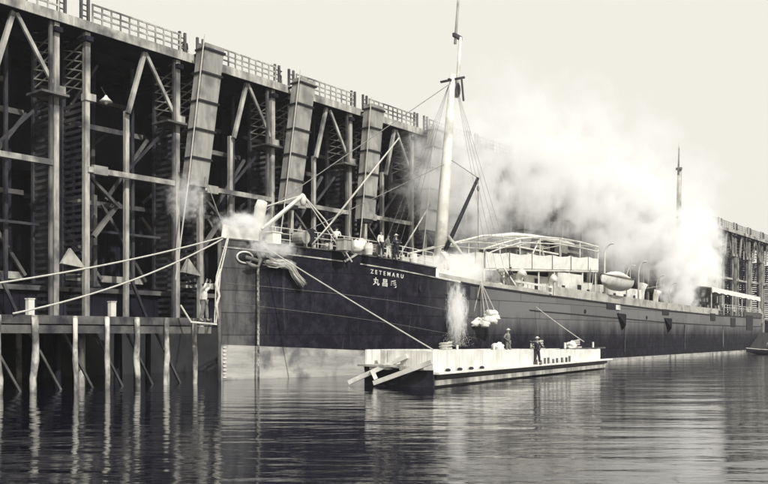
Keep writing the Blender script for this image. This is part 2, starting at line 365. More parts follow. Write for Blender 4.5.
# the planked pockets at the back, board by board
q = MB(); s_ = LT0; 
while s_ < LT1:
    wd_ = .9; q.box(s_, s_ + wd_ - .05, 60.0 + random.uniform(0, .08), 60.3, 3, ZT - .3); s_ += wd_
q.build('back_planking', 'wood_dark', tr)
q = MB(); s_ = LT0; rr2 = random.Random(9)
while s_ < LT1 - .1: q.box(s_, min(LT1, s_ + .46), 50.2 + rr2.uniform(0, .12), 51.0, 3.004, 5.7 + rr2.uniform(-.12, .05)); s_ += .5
q.build('sill_boards', 'wood_dark', tr)  # dark upright boards filling the low band under the trestle
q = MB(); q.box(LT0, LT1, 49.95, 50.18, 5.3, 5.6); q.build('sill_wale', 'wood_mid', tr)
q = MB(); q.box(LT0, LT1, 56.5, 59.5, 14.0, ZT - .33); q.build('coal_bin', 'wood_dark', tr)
# rear handrail and low wagons standing on the deck
q = MB(); s_ = LT0
while s_ < LT1: q.bar((s_, 60.6, ZT + .2), (s_, 60.6, ZT + 1.4), .1); s_ += 1.5
q.bar((LT0, 60.6, ZT + 1.4), (LT1, 60.6, ZT + 1.4), .1); q.build('rear_railing', 'wood_mid', tr)

# coal chutes
ordn = ['first', 'second', 'third', 'fourth', 'fifth', 'sixth', 'seventh', 'eighth', 'ninth', 'tenth', 'eleventh', 'twelfth', 'thirteenth', 'fourteenth', 'fifteenth', 'sixteenth', 'seventeenth', 'eighteenth']
ch_mb = MB()
H0, H1, hw = 10.0, -.2, .84
lean = -1.45
def chp(z): return lean * (H0 - z) / H0
for z0, z1 in ((0, H0),):
    vs = []
    for z in (z0, z1):
        c = chp(z)
        wz = hw * (1 if z == z1 else .92)
        vs += [(c - wz, -.45, z), (c + wz, -.45, z), (c + wz, .45, z), (c - wz, .45, z)]
    ch_mb.add(vs, [(3, 2, 1, 0), (4, 5, 6, 7), (0, 1, 5, 4), (1, 2, 6, 5), (2, 3, 7, 6), (3, 0, 4, 7)])
mouth = MB(); mouth.box(lean - .62, lean + .62, -.38, .38, -.28, -.004)
def band_mb(z):
    b_ = MB(); c = chp(z); wz = hw * (.92 + .08 * z / H0) + .1
    b_.box(c - wz, c + wz, -.56, -.452, z - .07, z + .07); b_.box(c - wz, c - wz + .098, -.452, .55, z - .07, z + .07)
    b_.box(c + wz - .098, c + wz, -.452, .55, z - .07, z + .07); return b_
chute_pro = None
for k in range(1, 12):
    lab = ordn[k - 1] + ' pale boxed coal chute from the left, hanging from the trestle edge'
    if k == 1: lab = 'leftmost pale boxed coal chute, hanging just left of the steamer bow'
    if k == 2: lab = 'second pale coal chute from the left, hanging above the steamer foredeck vent'
    if k == 3: lab = 'third pale coal chute from the left, hanging above the men on the foredeck'
    t_ = thing('coal_chute', lab, 'chute', T(S0 + MOD * k + 1.75, 46.6, 12.7 + (.0 if k == 1 else -.1 * k if k < 6 else -.5)), TA, 'coal chutes hanging along the trestle')
    if k > 1: t_.rotation_euler = (R((-1) ** k * .5), R((k * 37 % 5 - 2) * .45), TA)
    if chute_pro is None:
        kids = [ch_mb.build('trough', 'chute', t_), mouth.build('mouth', 'iron', t_)]
        for z in (1.9, 3.9, 5.9, 7.9, 9.6): kids.append(band_mb(z).build('band', 'iron', t_))
        hg = MB(); hg.bar((-.5, .5, H0 - .5), (-.5, 1.6, H0 - .5), .14); hg.bar((.5, .5, H0 - .5), (.5, 1.6, H0 - .5), .14); kids.append(hg.build('hinge_bracket', 'iron', t_))
        cb = MB(); cb.tube([(lean - .95, -.5, 0), (-.98, -.5, H0 + .5)], .04, 5); cb.tube([(lean - .95, -.5, 0), (lean - 1.9, -.4, -6.5)], .05, 5); kids.append(cb.build('hoist_rope', 'rope', t_))
        chute_pro = kids
    else:
        for c in chute_pro: dup(c, t_, c.location)

# ------------------------------------------------------------------ timber jetty at the left
jt = thing('timber_jetty', 'low timber jetty on bleached piles beside the steamer bow', 'jetty', (0, 0, 0), TA)
JS1 = 29.6
q = MB(); s_ = 6
while s_ < JS1 - .1: q.box(s_, min(s_ + .28, JS1), 35.5, 46.5, 3.16, 3.3); s_ += .3
q.build('deck', 'wood_mid', jt)
q = MB(); q.box(6, JS1, 35.2, 35.48, 3.0, 3.38); q.build('upper_wale', 'wood_mid', jt)
q = MB(); q.box(6, JS1, 35.26, 35.5, 2.58, 2.94); q.build('lower_wale', 'wood_mid', jt)
q = MB(); 
for p_ in (37, 40, 43.5): q.box(6, JS1 - .2, p_, p_ + .3, 2.8, 3.15)
q.build('joist', 'wood_dark', jt)
pileS = [9.3, 11.0, 12.8, 14.5, 16.2, 17.9, 19.55, 21.5, 23.15, 24.8, 26.57, 28.3]
for i, s_ in enumerate(pileS):
    q = MB(); r0 = random.uniform(.11, .16); jx = [random.uniform(-.1, .1) for _ in range(4)]; q.tube([(s_ + jx[0], 35.05, -2), (s_ + jx[1], 35.03, .6), (s_ + jx[2] * .5, 35.05, 1.4), (s_ + jx[3] * .5, 35.03, 2.4), (s_, 35.03, 3.3)], [r0 * 1.1, r0, r0 * 1.15, r0 * .95, r0], 9)
    q.ball((s_, 35.03, 3.32), (r0 * 1.1, r0 * 1.1, .05), 8, 4); q.build('pile', 'wood_pile', jt, True)
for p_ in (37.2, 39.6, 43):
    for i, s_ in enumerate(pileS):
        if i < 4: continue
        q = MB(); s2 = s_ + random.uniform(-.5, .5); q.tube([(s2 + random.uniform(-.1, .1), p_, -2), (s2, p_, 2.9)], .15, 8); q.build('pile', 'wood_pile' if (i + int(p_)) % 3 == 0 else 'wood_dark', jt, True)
for s_ in pileS[4:]:
    q = MB(); q.bar((s_ - 1.65, 36.1, 2.7), (s_ - .05, 36.1, -.1), .13, .1); q.build('brace', 'wood_mid', jt)
# things on the jetty
def bollard(px, lab, h=1.15, y0=44.0):
    t_ = thing('mooring_bollard', lab, 'bollard', T(ts(px, y0), y0, 3.3), TA, 'white bollards on the jetty')
    q = MB(); q.box(-.17, .17, -.17, .17, 0, h); q.build('post', 'white', t_)
    q = MB(); q.box(-.2, .2, -.2, .2, h, h + .06); q.build('cap', 'white', t_)
bollard(30, 'square white bollard on the jetty near the left edge of the picture')
bollard(112, 'square white bollard on the jetty near its middle')

# ------------------------------------------------------------------ steamship
ship = thing('steamship', 'long black hulled steamship with pale boot topping moored under the coal trestle', 'ship', B0, SA)
us = sorted(set([0, .15, .4, .7] + [i * .5 for i in range(2, 60)] + [15.19, 15.21] + [30 + i * 1.5 for i in range(0, 62)] + [121, 121.5, 122]))
us = [u for u in us if u <= L]
hm = MB(); rows = []
def topz(u): return zfoc(u) if u <= 15.2 else zmain(u)
for sgn in (-1, 1):
    grid = []
    for u in us:
        zb = max(1.97 - .045 * u, .38); zt = zmain(u)
        zs = [-1.5, 0, zb * .5, zb, zb + .004] + [zb + (zt - zb) * i / 9 for i in range(1, 10)] + [topz(u) + .001]
        grid.append([(u, sgn * hb(u, z), z) for z in zs])
    n = len(grid[0]); base = len(hm.v); hm.v += [p for c in grid for p in c]
    for i in range(len(grid) - 1):
        for j in range(n - 1):
            a_ = base + i * n + j; f = (a_, a_ + n, a_ + n + 1, a_ + 1)
            hm.f.append(f if sgn < 0 else f[::-1]); hm.m.append(1 if j < 3 else 0)
# transom closing strip and stem strip
nb = len(grid[0]); tot = len(us) * nb
for j in range(nb - 1):
    a_ = j; b_ = tot + j; hm.f.append((b_, a_, a_ + 1, b_ + 1)); hm.m.append(1 if j < 3 else 0)
    a_ = (len(us) - 1) * nb + j; b_ = tot + a_; hm.f.append((a_, b_, b_ + 1, a_ + 1)); hm.m.append(0)
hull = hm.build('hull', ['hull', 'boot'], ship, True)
def deckmesh(u0, u1, zf, name, m, inset=.05):
    q = MB(); us_ = [u0 + (u1 - u0) * i / 40 for i in range(41)]
    for sl_ in (0, 1):
        for u in us_: q.v += [(u, -hb(u, zf(u)) + inset, zf(u) - sl_ * .12), (u, hb(u, zf(u)) - inset, zf(u) - sl_ * .12)]
    for i in range(40):
        q.f.append((2 * i, 2 * i + 2, 2 * i + 3, 2 * i + 1)); q.m.append(0)
    return q.build(name, m, ship)
deckmesh(.3, 15.2, lambda u: zfoc(u) - .03, 'forecastle_deck', 'wood_mid')
deckmesh(15.2, 121, lambda u: zmain(u) - .03, 'main_deck', 'wood_mid')
q = MB(); h_ = hb(15.2); q.box(15.17, 15.27, -h_ + .1, h_ - .1, zmain(15.2) - .02, zfoc(15.2) - .05); q.build('forecastle_bulkhead', 'iron', ship)
def strake(name, m, u0, u1, zf, ht, out_=.06, w_=.03, n=40, side=-1):
    q = MB(); P0 = []
    for i in range(n + 1):
        u = u0 + (u1 - u0) * i / n; z = zf(u); h0 = hb(u, z); P0 += [(u, side * (h0 - .02), z), (u, side * (h0 + out_), z), (u, side * (h0 + out_), z + ht), (u, side * (h0 - .02), z + ht)]
    fs = []
    for i in range(n):
        for j in range(4):
            a_ = i * 4 + j; b_ = i * 4 + (j + 1) % 4; fs.append((a_, a_ + 4, b_ + 4, b_))
    fs += [(0, 1, 2, 3), (n * 4 + 3, n * 4 + 2, n * 4 + 1, n * 4)]
    q.add(P0, fs); return q.build(name, m, ship)
strake('moulding', 'wood_light', .05, 7.6, lambda u: zmain(u) - .03, .075)
strake('moulding', 'wood_light', 8.9, 17.6, lambda u: zmain(u) - .03, .075)
strake('moulding', 'iron', 17.7, 119, lambda u: zmain(u) - .05, .13, n=80)
strake('rubbing_strake', 'wood_mid', .05, 8.3, lambda u: zfoc(u) - .02, .07)
strake('rubbing_strake', 'wood_mid', 8.3, 15.2, lambda u: zfoc(u) - .02, .07)
strake('plate_seam', 'cloth_grey', .3, 26, lambda u: zmain(u) - 2.0, .018, .02)
strake('plate_seam', 'iron', 26, 116, lambda u: zmain(u) - 1.3, .08, .04, n=80)
strake('plate_seam', 'cloth_grey', .3, 20, lambda u: zmain(u) - 3.1 - .03 * u, .016, .015)
q = MB(); q.bar((7.7, -hb(7.7, 7) - .07, zmain(7.7)), (8.6, -hb(8.6, 7) - .07, zfoc(8.6)), .07, .12); q.build('bracket', 'wood_light', ship)
# stem bar, draught marks
q = MB(); q.tube([(-.06, 0, -1.4), (-.06, 0, zfoc(0) + .05)], .1, 8); q.build('stem_bar', 'wood_mid', ship)
for i in range(9):
    q = MB(); q.box(.12, .36, -hb(.3, .5) - .035, -hb(.3, .5) - .01, .1 + i * .21, .18 + i * .21); q.build('draught_mark', 'letter', ship)
# white bulwark amidships and aft
strake('bulwark', 'white', 30, 80, lambda u: zmain(u) + .09, .75, -.02, n=50)
strake('bulwark', 'cloth_grey', 94, 119, lambda u: zmain(u) + .09, .7, -.02, n=30)
strake('bulwark', 'white', 15.5, 29, lambda u: zmain(u) + .09, .3, -.02, n=20)
# name on the bow
def text_on_hull(txt, px, y, size, spacing=1.0, sx=1.0):
    cu = bpy.data.curves.new('t', 'FONT'); cu.body = txt; cu.size = size; cu.space_character = spacing; cu.resolution_u = 3; cu.extrude = .012; cu.offset = size * .008
    to = bpy.data.objects.new('t', cu); S.collection.objects.link(to)
    me = bpy.data.meshes.new_from_object(to.evaluated_get(bpy.context.evaluated_depsgraph_get()))
    bpy.data.objects.remove(to); u0 = ue(px); z0 = 2.5 + (335 - y) / 850 * W(u0, -hb(u0)).y
    u = u0; pts = []
    # walk along the curved side so that the lettering keeps its width
    arc = [0]; ul = [u0]
    for i in range(400):
        d = .03; h0, h1 = hb(ul[-1]), hb(ul[-1] + d); arc.append(arc[-1] + math.hypot(d, h1 - h0)); ul.append(ul[-1] + d)
    def uat(a_):
        a_ = max(a_, 0); i = min(int(a_ / arc[-1] * 400), 399)
        while i < 399 and arc[i + 1] < a_: i += 1
        while i > 0 and arc[i] > a_: i -= 1
        return ul[i] + .03 * (a_ - arc[i]) / (arc[i + 1] - arc[i])
    for v in me.vertices:
        uu = uat(v.co.x * sx); z = z0 + v.co.y + (zmain(uu) - zmain(u0))
        v.co = (uu, -hb(uu, z) - .012 - v.co.z, z)
    o = bpy.data.objects.new('lettering', me); S.collection.objects.link(o); o.parent = ship
    me.materials.clear(); me.materials.append(M['letter']); return o
text_on_hull('ZETEMARU', 370, 273.2, .36, 1.75, 1.0)
text_on_hull('丸昌毛', 373, 284, .52, 1.75, 1.0)
# hawse and anchor
ua = 1.35; za = sz(240, 257, -hb(1.35))
q = MB(); ring = [(ua + .42 * math.cos(t) * 1.1, -hb(ua + .45 * math.cos(t), za) - .06, za + .42 * math.sin(t) * .75) for t in [i * math.pi / 10 for i in range(21)]]
q.tube(ring, .055, 8); q.build('hawse_ring', 'white', ship, True)
q = MB(); q.ball((ua, -hb(ua, za) - .0, za), (.36, .1, .26), 12, 8); q.build('hawse_mouth', 'iron', ship, True)
q = MB(); hy = -hb(ua + .4, za) - .2
q.tube([(ua - .1, hy + .1, za), (ua + .65, hy - .1, za - .15)], .1, 8); q.tube([(ua + .55, hy - .1, za + .4), (ua + .8, hy - .15, za - .1), (ua + .6, hy - .15, za - .6)], [.04, .12, .05], 8)
q.tube([(ua - .3, hy - .12, za - .3), (ua + .1, hy - .12, za - .45), (ua + .6, hy - .15, za - .5)], [.05, .12, .08], 8); q.build('anchor', 'wood_light', ship, True)
q = MB(); a0 = Vector((ua + .65, -hb(ua + .65, za) - .22, za - .45)); a1 = Vector((1.9, -hb(1.9, .5) - .5, -.3)); n = 44
for i in range(n):
    c = a0.lerp(a1, i / n); nx = a0.lerp(a1, (i + 1.25) / n); q.bar(c, nx, .13 if i % 2 else .05, .05 if i % 2 else .13)
q.build('anchor_chain', 'wood_pile', ship)
# portholes and openings
for u in (11.6, 13.9, 36, 44, 52, 60):
    z = zmain(u) - .95; q = MB(); h0 = hb(u, z)
    q.tube([(u + .17 * math.cos(t), -h0 - .02, z + .17 * math.sin(t)) for t in [i * math.pi / 8 for i in range(17)]], .035, 6); q.ball((u, -h0 + .01, z), (.15, .03, .15), 10, 6)
    q.build('porthole', 'iron', ship)
for u, wd_, zt, ht, m in ((16.2, 1.1, -.12, .85, 'wood_mid'), (19.3, .9, -.15, .8, 'wood_mid'), (17.6, 1.0, -.2, .9, 'iron'), (41, 2.2, -.0, .5, 'iron'), (43.2, 1.2, -.05, .45, 'white'), (57, 2.2, .1, .6, 'iron'), (76, 2.2, .2, .9, 'iron'), (86, 2.6, -.2, 1.2, 'iron'), (95, 4.0, .3, 2.1, 'iron')):
    z = zmain(u) + zt; q = MB(); y0, y1 = hb(u, z), hb(u + wd_, z); o_ = .07
    q.add([(u, -y0 - o_, z - ht), (u + wd_, -y1 - o_, z - ht), (u + wd_, -y1 - o_, z), (u, -y0 - o_, z), (u, -y0 + .1, z - ht), (u + wd_, -y1 + .1, z - ht), (u + wd_, -y1 + .1, z), (u, -y0 + .1, z)],
          [(0, 1, 2, 3), (4, 7, 6, 5), (0, 4, 5, 1), (1, 5, 6, 2), (2, 6, 7, 3), (3, 7, 4, 0)])
    q.build('cargo_port', m, ship)
for u, m in ((44.5, 'iron'), (58.5, 'iron')):          # coal scupper shields
    z = zmain(u) - 1.5; q = MB(); h0 = hb(u, z)
    q.add([(u - .9, -h0 - .02, z + .7), (u + .9, -h0 - .02, z + .7), (u + .5, -h0 - .02, z - .9), (u, -h0 - .6, z + .6), (u + .2, -h0 - .5, z - .4)], [(0, 4, 3), (0, 2, 4), (3, 4, 1), (4, 2, 1), (0, 3, 1)])
    q.build('discharge_shield', m, ship)
# stains of discharge: pipes down the side
for u in (45.6, 65, 82):
    q = MB(); z = zmain(u) - 1.4; q.tube([(u, -hb(u, z) - .06, z), (u, -hb(u, 1) - .06, .9)], .07, 6); q.build('drain_pipe', 'wood_mid', ship)
# rails
def railing(u0, u1, zf, step, ht, n_r, inset=.15, side=-1, m='white'):
    q = MB(); n = max(2, int((u1 - u0) / step)); tops = []
    for i in range(n + 1):
        u = u0 + (u1 - u0) * i / n; z = zf(u); yy = side * (hb(u, z) - inset); q.tube([(u, yy, z), (u, yy, z + ht)], .025, 5); tops.append((u, yy, z))
    for r_ in range(n_r): q.tube([(a_[0], a_[1], a_[2] + ht * (r_ + 1) / n_r) for a_ in tops], .024, 5)
    q.build('railing', m, ship)
railing(2.4, 15.1, zfoc, .9, 1.0, 3); railing(2.4, 15.1, zfoc, .9, 1.0, 3, side=1)
railing(1.0, 2.0, zfoc, .5, 1.0, 3)
railing(80.5, 94, zmain, 1.4, 1.0, 3, m='cloth_grey'); railing(60, 93, lambda u: zmain(u) + .1, 1.5, 1.0, 3, side=1, m='cloth_grey')
# bulwark at the very bow in white canvas, ventilator, crane
q = MB()
cv = [(0.05, -.15), (.6, -hb(.6)), (1.3, -hb(1.3)), (2.4, -hb(2.4))]
for (x0, y0), (x1, y1) in zip(cv, cv[1:]): q.bar((x0, y0 + .04, zfoc(x0) + .42), (x1, y1 + .04, zfoc(x1) + .36), .06, .75)
q.build('bow_canvas', 'canvas', ship)
def vent(u, w_, h, r, z0, m='white', out_dir=-1):
    q = MB(); q.tube([(u, w_, z0), (u, w_, z0 + h * .6), (u, w_ + out_dir * .05, z0 + h * .8), (u - .1, w_ + out_dir * .3, z0 + h)], [r, r, r * 1.15, r * 1.5], 12)
    return q.build('ventilator', m, ship, True)
vu = su(258, -.6); vz = zfoc(vu)
q = MB(); q.tube([(vu, -.6, vz), (vu + .1, -.6, vz + 1.5), (vu + .15, -.65, vz + 2.0), (vu + .1, -.85, vz + 2.35)], [.26, .32, .36, .3], 12); q.build('ventilator', 'white', ship, True)
vent(8.6, 1.2, 1.5, .22, zfoc(8.6)); vent(11.3, -1.2, 1.3, .2, zfoc(11)); vent(14, 2, 1.5, .25, zfoc(14)); 
q = MB(); t0 = (su(303, -1), -1, sz(303, 195, -1))
for a_ in ((su(262, -1.2), -1.2, sz(262, 229, -1.2)), (su(266, -.2), -.2, sz(266, 228, -.2))): q.tube([a_, t0], [.09, .12], 8)
q.ball((t0[0], t0[1], t0[2] - .3), (.22, .2, .38), 8, 6); q.build('anchor_davit', 'white', ship, True)
q = MB(); q.tube([(su(264, -.8), -.8, sz(264, 207, -.8)), t0], .045, 6); q.tube([t0, (su(325, -2), -2, sz(325, 220, -2)), (su(352, -3.2), -3.2, sz(352, 262, -3.2))], .05, 6); q.tube([t0, (su(345, -3.2), -3.2, sz(345, 256, -3.2))], .03, 5)
q.build('guy_wire', 'rope', ship)
# windlass, reels, bitts, hatch
q = MB(); q.box(5.0, 6.3, -1.3, 1.3, zfoc(5.5) - .05, zfoc(5.5) + .35); q.tube([(5.6, -1.9, zfoc(5.5) + .7), (5.6, 1.9, zfoc(5.5) + .7)], .34, 12)
q.tube([(5.6, -1.95, zfoc(5.5) + .7), (5.6, -1.6, zfoc(5.5) + .7)], .5, 12); q.build('windlass', 'iron', ship)
for u, w_, m in ((3.6, -1.0, 'iron'), (7.2, -2.3, 'white'), (9.6, -2.9, 'iron'), (12.6, -3.5, 'white')):
    q = MB(); z = zfoc(u)
    for dx in (-.28, .28): q.tube([(u + dx, w_, z - .05), (u + dx, w_, z + .5), (u + dx, w_, z + .55)], [.12, .12, .17], 8)
    q.build('bitts', m, ship)
for u, w_ in ((4.6, -1.9), (8.0, -2.6), (10.4, -3.0), (6.4, -.6)):
    q = MB(); z = zfoc(u); q.tube([(u, w_ - .4, z + .5), (u, w_ + .4, z + .5)], .38, 12); q.bar((u, w_ - .45, z - .05), (u, w_ - .45, z + .9), .08); q.bar((u, w_ + .45, z - .05), (u, w_ + .45, z + .9), .08); q.build('rope_reel', 'wood_light', ship)
# covered heap on the foredeck (x 350) and hatch tarpaulin abaft the mast
q = MB(); q.blob((su(357, -2.8), -2.8, zfoc(9) + .45), (.65, .5, .45), .4); q.build('sail_cover', 'canvas', ship, True)
def tarp(u0, u1, w0, w1, z0, h, name='hatch_tarpaulin'):
    q = MB(); n = 14; k = 8; vs = []
    for i in range(n + 1):
        for j in range(k + 1):
            x_ = i / n; y_ = j / k; e = min(1, 5 * min(x_, 1 - x_)) * min(1, 4 * min(y_, 1 - y_))
            vs.append((u0 + (u1 - u0) * x_, w0 + (w1 - w0) * y_, z0 + (h * (.75 + .25 * math.sin(x_ * 3.1)) * (1 if e > .5 else e * 2) if e > 0 else 0) + (random.uniform(-.09, .09) if e > 0 else 0)))
    fs = [(i * (k + 1) + j, (i + 1) * (k + 1) + j, (i + 1) * (k + 1) + j + 1, i * (k + 1) + j + 1) for i in range(n) for j in range(k)]
    q.add(vs, fs); return q.build(name, 'canvas', ship, True)
tarp(15.8, 22.6, -4.6, 3.5, zmain(19), 1.15); tarp(22, 28, -4.6, 4, zmain(24), 1.0); tarp(62, 72, -3, 3, zmain(66), 1.1)
for u, w_, m in ((3.0, -1.2, 'canvas'), (6.9, -3.3, 'wood_light'), (7.9, -1.2, 'white'), (9.0, -3.6, 'white'), (10.0, -1.8, 'canvas'), (12.2, -2.2, 'wood_light'), (13.4, -4.0, 'canvas')):
    q = MB(); z = zfoc(u); k_ = random.random()
    if k_ < .4: q.tube([(u, w_, z - .03), (u, w_, z + .35), (u, w_, z + .7)], [.22, .28, .22], 12); nm = 'cask'
    elif k_ < .7:
        for j in range(4): q.tube([(u + .35 * math.cos(a_ * .52), w_ + .35 * math.sin(a_ * .52), z + .06 + j * .1) for a_ in range(13)], .05, 5)
        nm = 'rope_coil'
    else: q.box(u - .35, u + .35, w_ - .3, w_ + .3, z - .03, z + .6); q.box(u - .4, u + .4, w_ - .35, w_ + .35, z + .6, z + .66); nm = 'deck_locker'
    q.build(nm, m, ship)
# foremast
z_tree = sz(452.5, 80, 0); mu = su(437, 0); zd = zmain(mu); mk = (su(452.5, 0) - mu) / (z_tree - zd)
def mx_(z): return (mu + (z - zd) * mk, 0, z)
z_tree = sz(453, 80, 0); z_cap = sz(458, 38, 0)
mast = MB(); mast.tube([mx_(zd - .1), mx_(14), mx_(z_tree + .4)], [.50, .45, .25], 14); o_mast = mast.build('foremast', 'white', ship, True)
q = MB(); q.tube([tuple(a + b for a, b in zip(mx_(z_tree - 1.4), (.42, -.25, 0))), tuple(a + b for a, b in zip(mx_(z_cap), (.4, -.2, 0)))], [.15, .13], 8)
q.tube([mx_(z_cap - .6), mx_(36)], [.12, .06], 8); q.build('topmast', 'white', ship, True)
q = MB(); c = mx_(z_tree); q.bar((c[0], -1.1, c[2]), (c[0], 1.1, c[2]), .18, .14); q.bar((c[0] - .6, 0, c[2] - .1), (c[0] + .9, 0, c[2] - .1), .18, .14); q.bar((c[0] - .3, -1, c[2] - .1), (c[0] - .5, -1.3, c[2] - 2.0), .12); 
q.ball((c[0], -.5, c[2] - .9), (.22, .22, .6), 8, 6); q.build('crosstrees', 'wood_mid', ship)
q = MB(); c = mx_(z_cap); q.bar((c[0] - .5, -.1, c[2]), (c[0] + .7, -.1, c[2]), .22, .3); q.build('mast_cap', 'wood_mid', ship)
# shrouds
q = MB(); ct = mx_(z_tree - .2)
for du in (-1.6, -.4, 1.0, 2.4):
    for sd_ in (-1, 1): q.tube([(mu + du, sd_ * (hb(mu) - .2), zmain(mu) + .1), (ct[0], sd_ * .25, ct[2])], .014, 4)
q.tube([(.8, 0, zfoc(1) + .3), ct], .03, 5); q.tube([(4.2, 0, zfoc(4)), mx_(16)], .025, 4); q.build('rigging', 'wire', ship)
# derrick booms
q = MB(); a_ = (su(440, -.9), -.9, sz(440, 262, -.9)); b_ = (su(478, -2.4), -2.4, sz(478, 178, -2.4)); q.tube([a_, b_], [.2, .13], 8); q.build('derrick_boom', 'iron', ship, True)
q = MB(); q.tube([b_, (b_[0] + .05, b_[1], zmain(24) + 1)], .03, 5); q.tube([b_, mx_(16.5)], .03, 5); q.ball((b_[0] + .02, b_[1], b_[2] - .8), (.12, .12, .22), 8, 6); q.build('derrick_tackle', 'wire', ship)
q = MB(); q.tube([(su(332, -2.6), -2.6, sz(332, 222, -2.6)), (su(399, -2.6), -2.6, sz(399, 138, -2.6))], [.07, .05], 7); q.tube([(su(332, -2.6), -2.6, sz(332, 222, -2.6)), (su(312, -2.2), -2.2, zfoc(6) + .2)], .05, 6); q.build('signal_boom', 'rope', ship, True)
q = MB(); q.tube([(su(448, -1.6), -1.6, sz(448, 236, -1.6)), (su(468, -3), -3, sz(468, 262, -3))], .13, 8); q.tube([(su(398, -3), -3, sz(398, 258, -3)), (su(430, .5), .5, sz(430, 205, .5))], .06, 6); q.build('derrick_boom', 'wood_light', ship, True)
# winch and ventilators by the mast
q = MB(); q.box(21.4, 23, -2.2, -.6, zmain(22), zmain(22) + .5); q.tube([(22.2, -2.6, zmain(22) + .85), (22.2, -.3, zmain(22) + .85)], .38, 12); q.build('cargo_winch', 'iron', ship)
vent(25.4, -2.0, 2.3, .28, zmain(25)); vent(25.6, 2.0, 2.4, .3, zmain(25), out_dir=1)

# bridge house
wn = -4.6; WF = 2.8
bu0, bu1 = su(484, wn), su(598, wn)
zbd = lambda u: lerp_tab([(bu0, sz(485, 268, wn)), (bu1, sz(596, 270, wn))], u)
br = MB(); lowz = zmain(28) 
hu0, hu1 = su(516, -3.6), su(592, -3.6)
q = MB(); q.box(hu0, hu1, -3.6, 3.6, zmain(hu1) - .05, zbd(hu0) - .3); house = q.build('deckhouse', 'white', ship)
nwin = 6
for i in range(nwin):
    x = hu0 + 1.0 + i * (hu1 - hu0 - 2) / (nwin - 1)
    q = MB()
    if i % 3 == 1: q.box(x - .38, x + .38, -3.66, -3.6, zmain(x) + .05, zmain(x) + 1.75); q.build('door', 'iron', house)
    else: q.box(x - .3, x + .3, -3.65, -3.6, zmain(x) + .95, zmain(x) + 1.5); q.build('window', 'iron', house)
q = MB(); q.add([(bu0, wn, zbd(bu0)), (bu1, wn, zbd(bu1)), (bu1, WF, zbd(bu1)), (bu0, WF, zbd(bu0)), (bu0, wn, zbd(bu0) - .16), (bu1, wn, zbd(bu1) - .16), (bu1, WF, zbd(bu1) - .16), (bu0, WF, zbd(bu0) - .16)],
    [(0, 1, 2, 3), (7, 6, 5, 4), (0, 4, 5, 1), (1, 5, 6, 2), (2, 6, 7, 3), (3, 7, 4, 0)]); q.build('bridge_deck', 'white', ship)
# canvas dodger: scalloped cloth lashed round the bridge
def dodger(p0, p1, z0f, h, n=34):
    q = MB(); vs = []; fs = []
    for i in range(n + 1):
        t = i / n; x = p0[0] + (p1[0] - p0[0]) * t; y = p0[1] + (p1[1] - p0[1]) * t; bulge = .025 * math.sin(i * 2.1) + .02 * math.sin(i * .7)
        zt = h - .13 * abs(math.sin(i * math.pi / 6)) + .02 * math.sin(i * 2.7)
        for k_, z in enumerate((0, h * .5, zt)):
            vs.append((x, y - bulge * (1 if k_ == 1 else .3), z0f(x) + z)); 
        for k_, z in enumerate((zt, h * .5, 0)):
            vs.append((x, y - bulge * (1 if k_ == 1 else .3) + .04, z0f(x) + z))
    for i in range(n):
        for k_ in range(6):
            a_ = i * 6 + k_; b_ = i * 6 + (k_ + 1) % 6; fs.append((a_, a_ + 6, b_ + 6, b_))
    q.add(vs, fs); dg_ = q.build('canvas_dodger', 'canvas', ship)
    for i in range(0, n + 1, 6):
        t = i / n; x = p0[0] + (p1[0] - p0[0]) * t; y = p0[1] + (p1[1] - p0[1]) * t; q = MB(); q.bar((x, y - .04, z0f(x)), (x, y - .04, z0f(x) + h + .1), .05, .06); q.build('lashing_batten', 'cloth_grey', dg_)
dodger((bu0, wn - .05), (bu1, wn - .05), zbd, 1.22); dodger((bu1, WF + .05), (bu0, WF + .05), zbd, 1.22); dodger((bu0, WF), (bu0 + .01, wn), zbd, 1.22, 20)
x0, x1 = su(559, -4.6), su(584, -4.6); q = MB(); q.box(x0, x1, -4.5, -3.603, zmain(x1) - .05, zbd(x0) - .18); sh2 = q.build('side_house', 'white', ship)
q = MB(); q.box(x1 - 1.3, x1 - .5, -4.55, -4.5, zmain(x1) + .05, zmain(x1) + 1.65); q.build('door', 'iron', sh2)
q = MB(); q.box(x0 + .8, x0 + 1.4, -4.55, -4.5, zmain(x1) + .95, zmain(x1) + 1.45); q.build('window', 'iron', sh2)
x0, x1 = su(524, -4.6), su(550, -4.6); q = MB(); q.box(x0, x1, -4.7, -3.9, zmain(x1) - .04, zmain(x1) + .55); q.box(x0 - .05, x1 + .05, -4.75, -3.85, zmain(x1) + .55, zmain(x1) + .62); q.build('skylight_locker', 'white', ship)
# bridge deck stanchions
for i in range(8):
    x = bu0 + .3 + i * (bu1 - bu0 - .6) / 7; q = MB(); q.tube([(x, wn + .15, zmain(x)), (x, wn + .15, zbd(x) - .14)], .07, 8); q.build('stanchion', 'white', ship)
for (p0, p1) in (((505, 293), (518, 272)), ((552, 292), (560, 274))):
    pass
q = MB(); x0, x1 = su(515, -5.2), su(552, -5.2)
for zz in (.45, .95): q.bar((x0, -5.2, zmain(x0) + zz), (x1, -5.2, zmain(x1) + zz), .08, .16)
for i in range(4): x = x0 + (x1 - x0) * i / 3; q.bar((x, -5.2, zmain(x)), (x, -5.2, zmain(x) + 1.0), .1)
q.build('gangway_rail', 'white', ship)
for px_ in (519, 551):
    x = su(px_, -5.0); q = MB(); q.tube([(x, -5.0, zmain(x)), (x, -5.0, zmain(x) + 1.3), (x, -5.15, zmain(x) + 1.6), (x - .05, -5.4, zmain(x) + 1.75)], [.22, .22, .3, .38], 12); q.build('ventilator', 'white', ship, True)
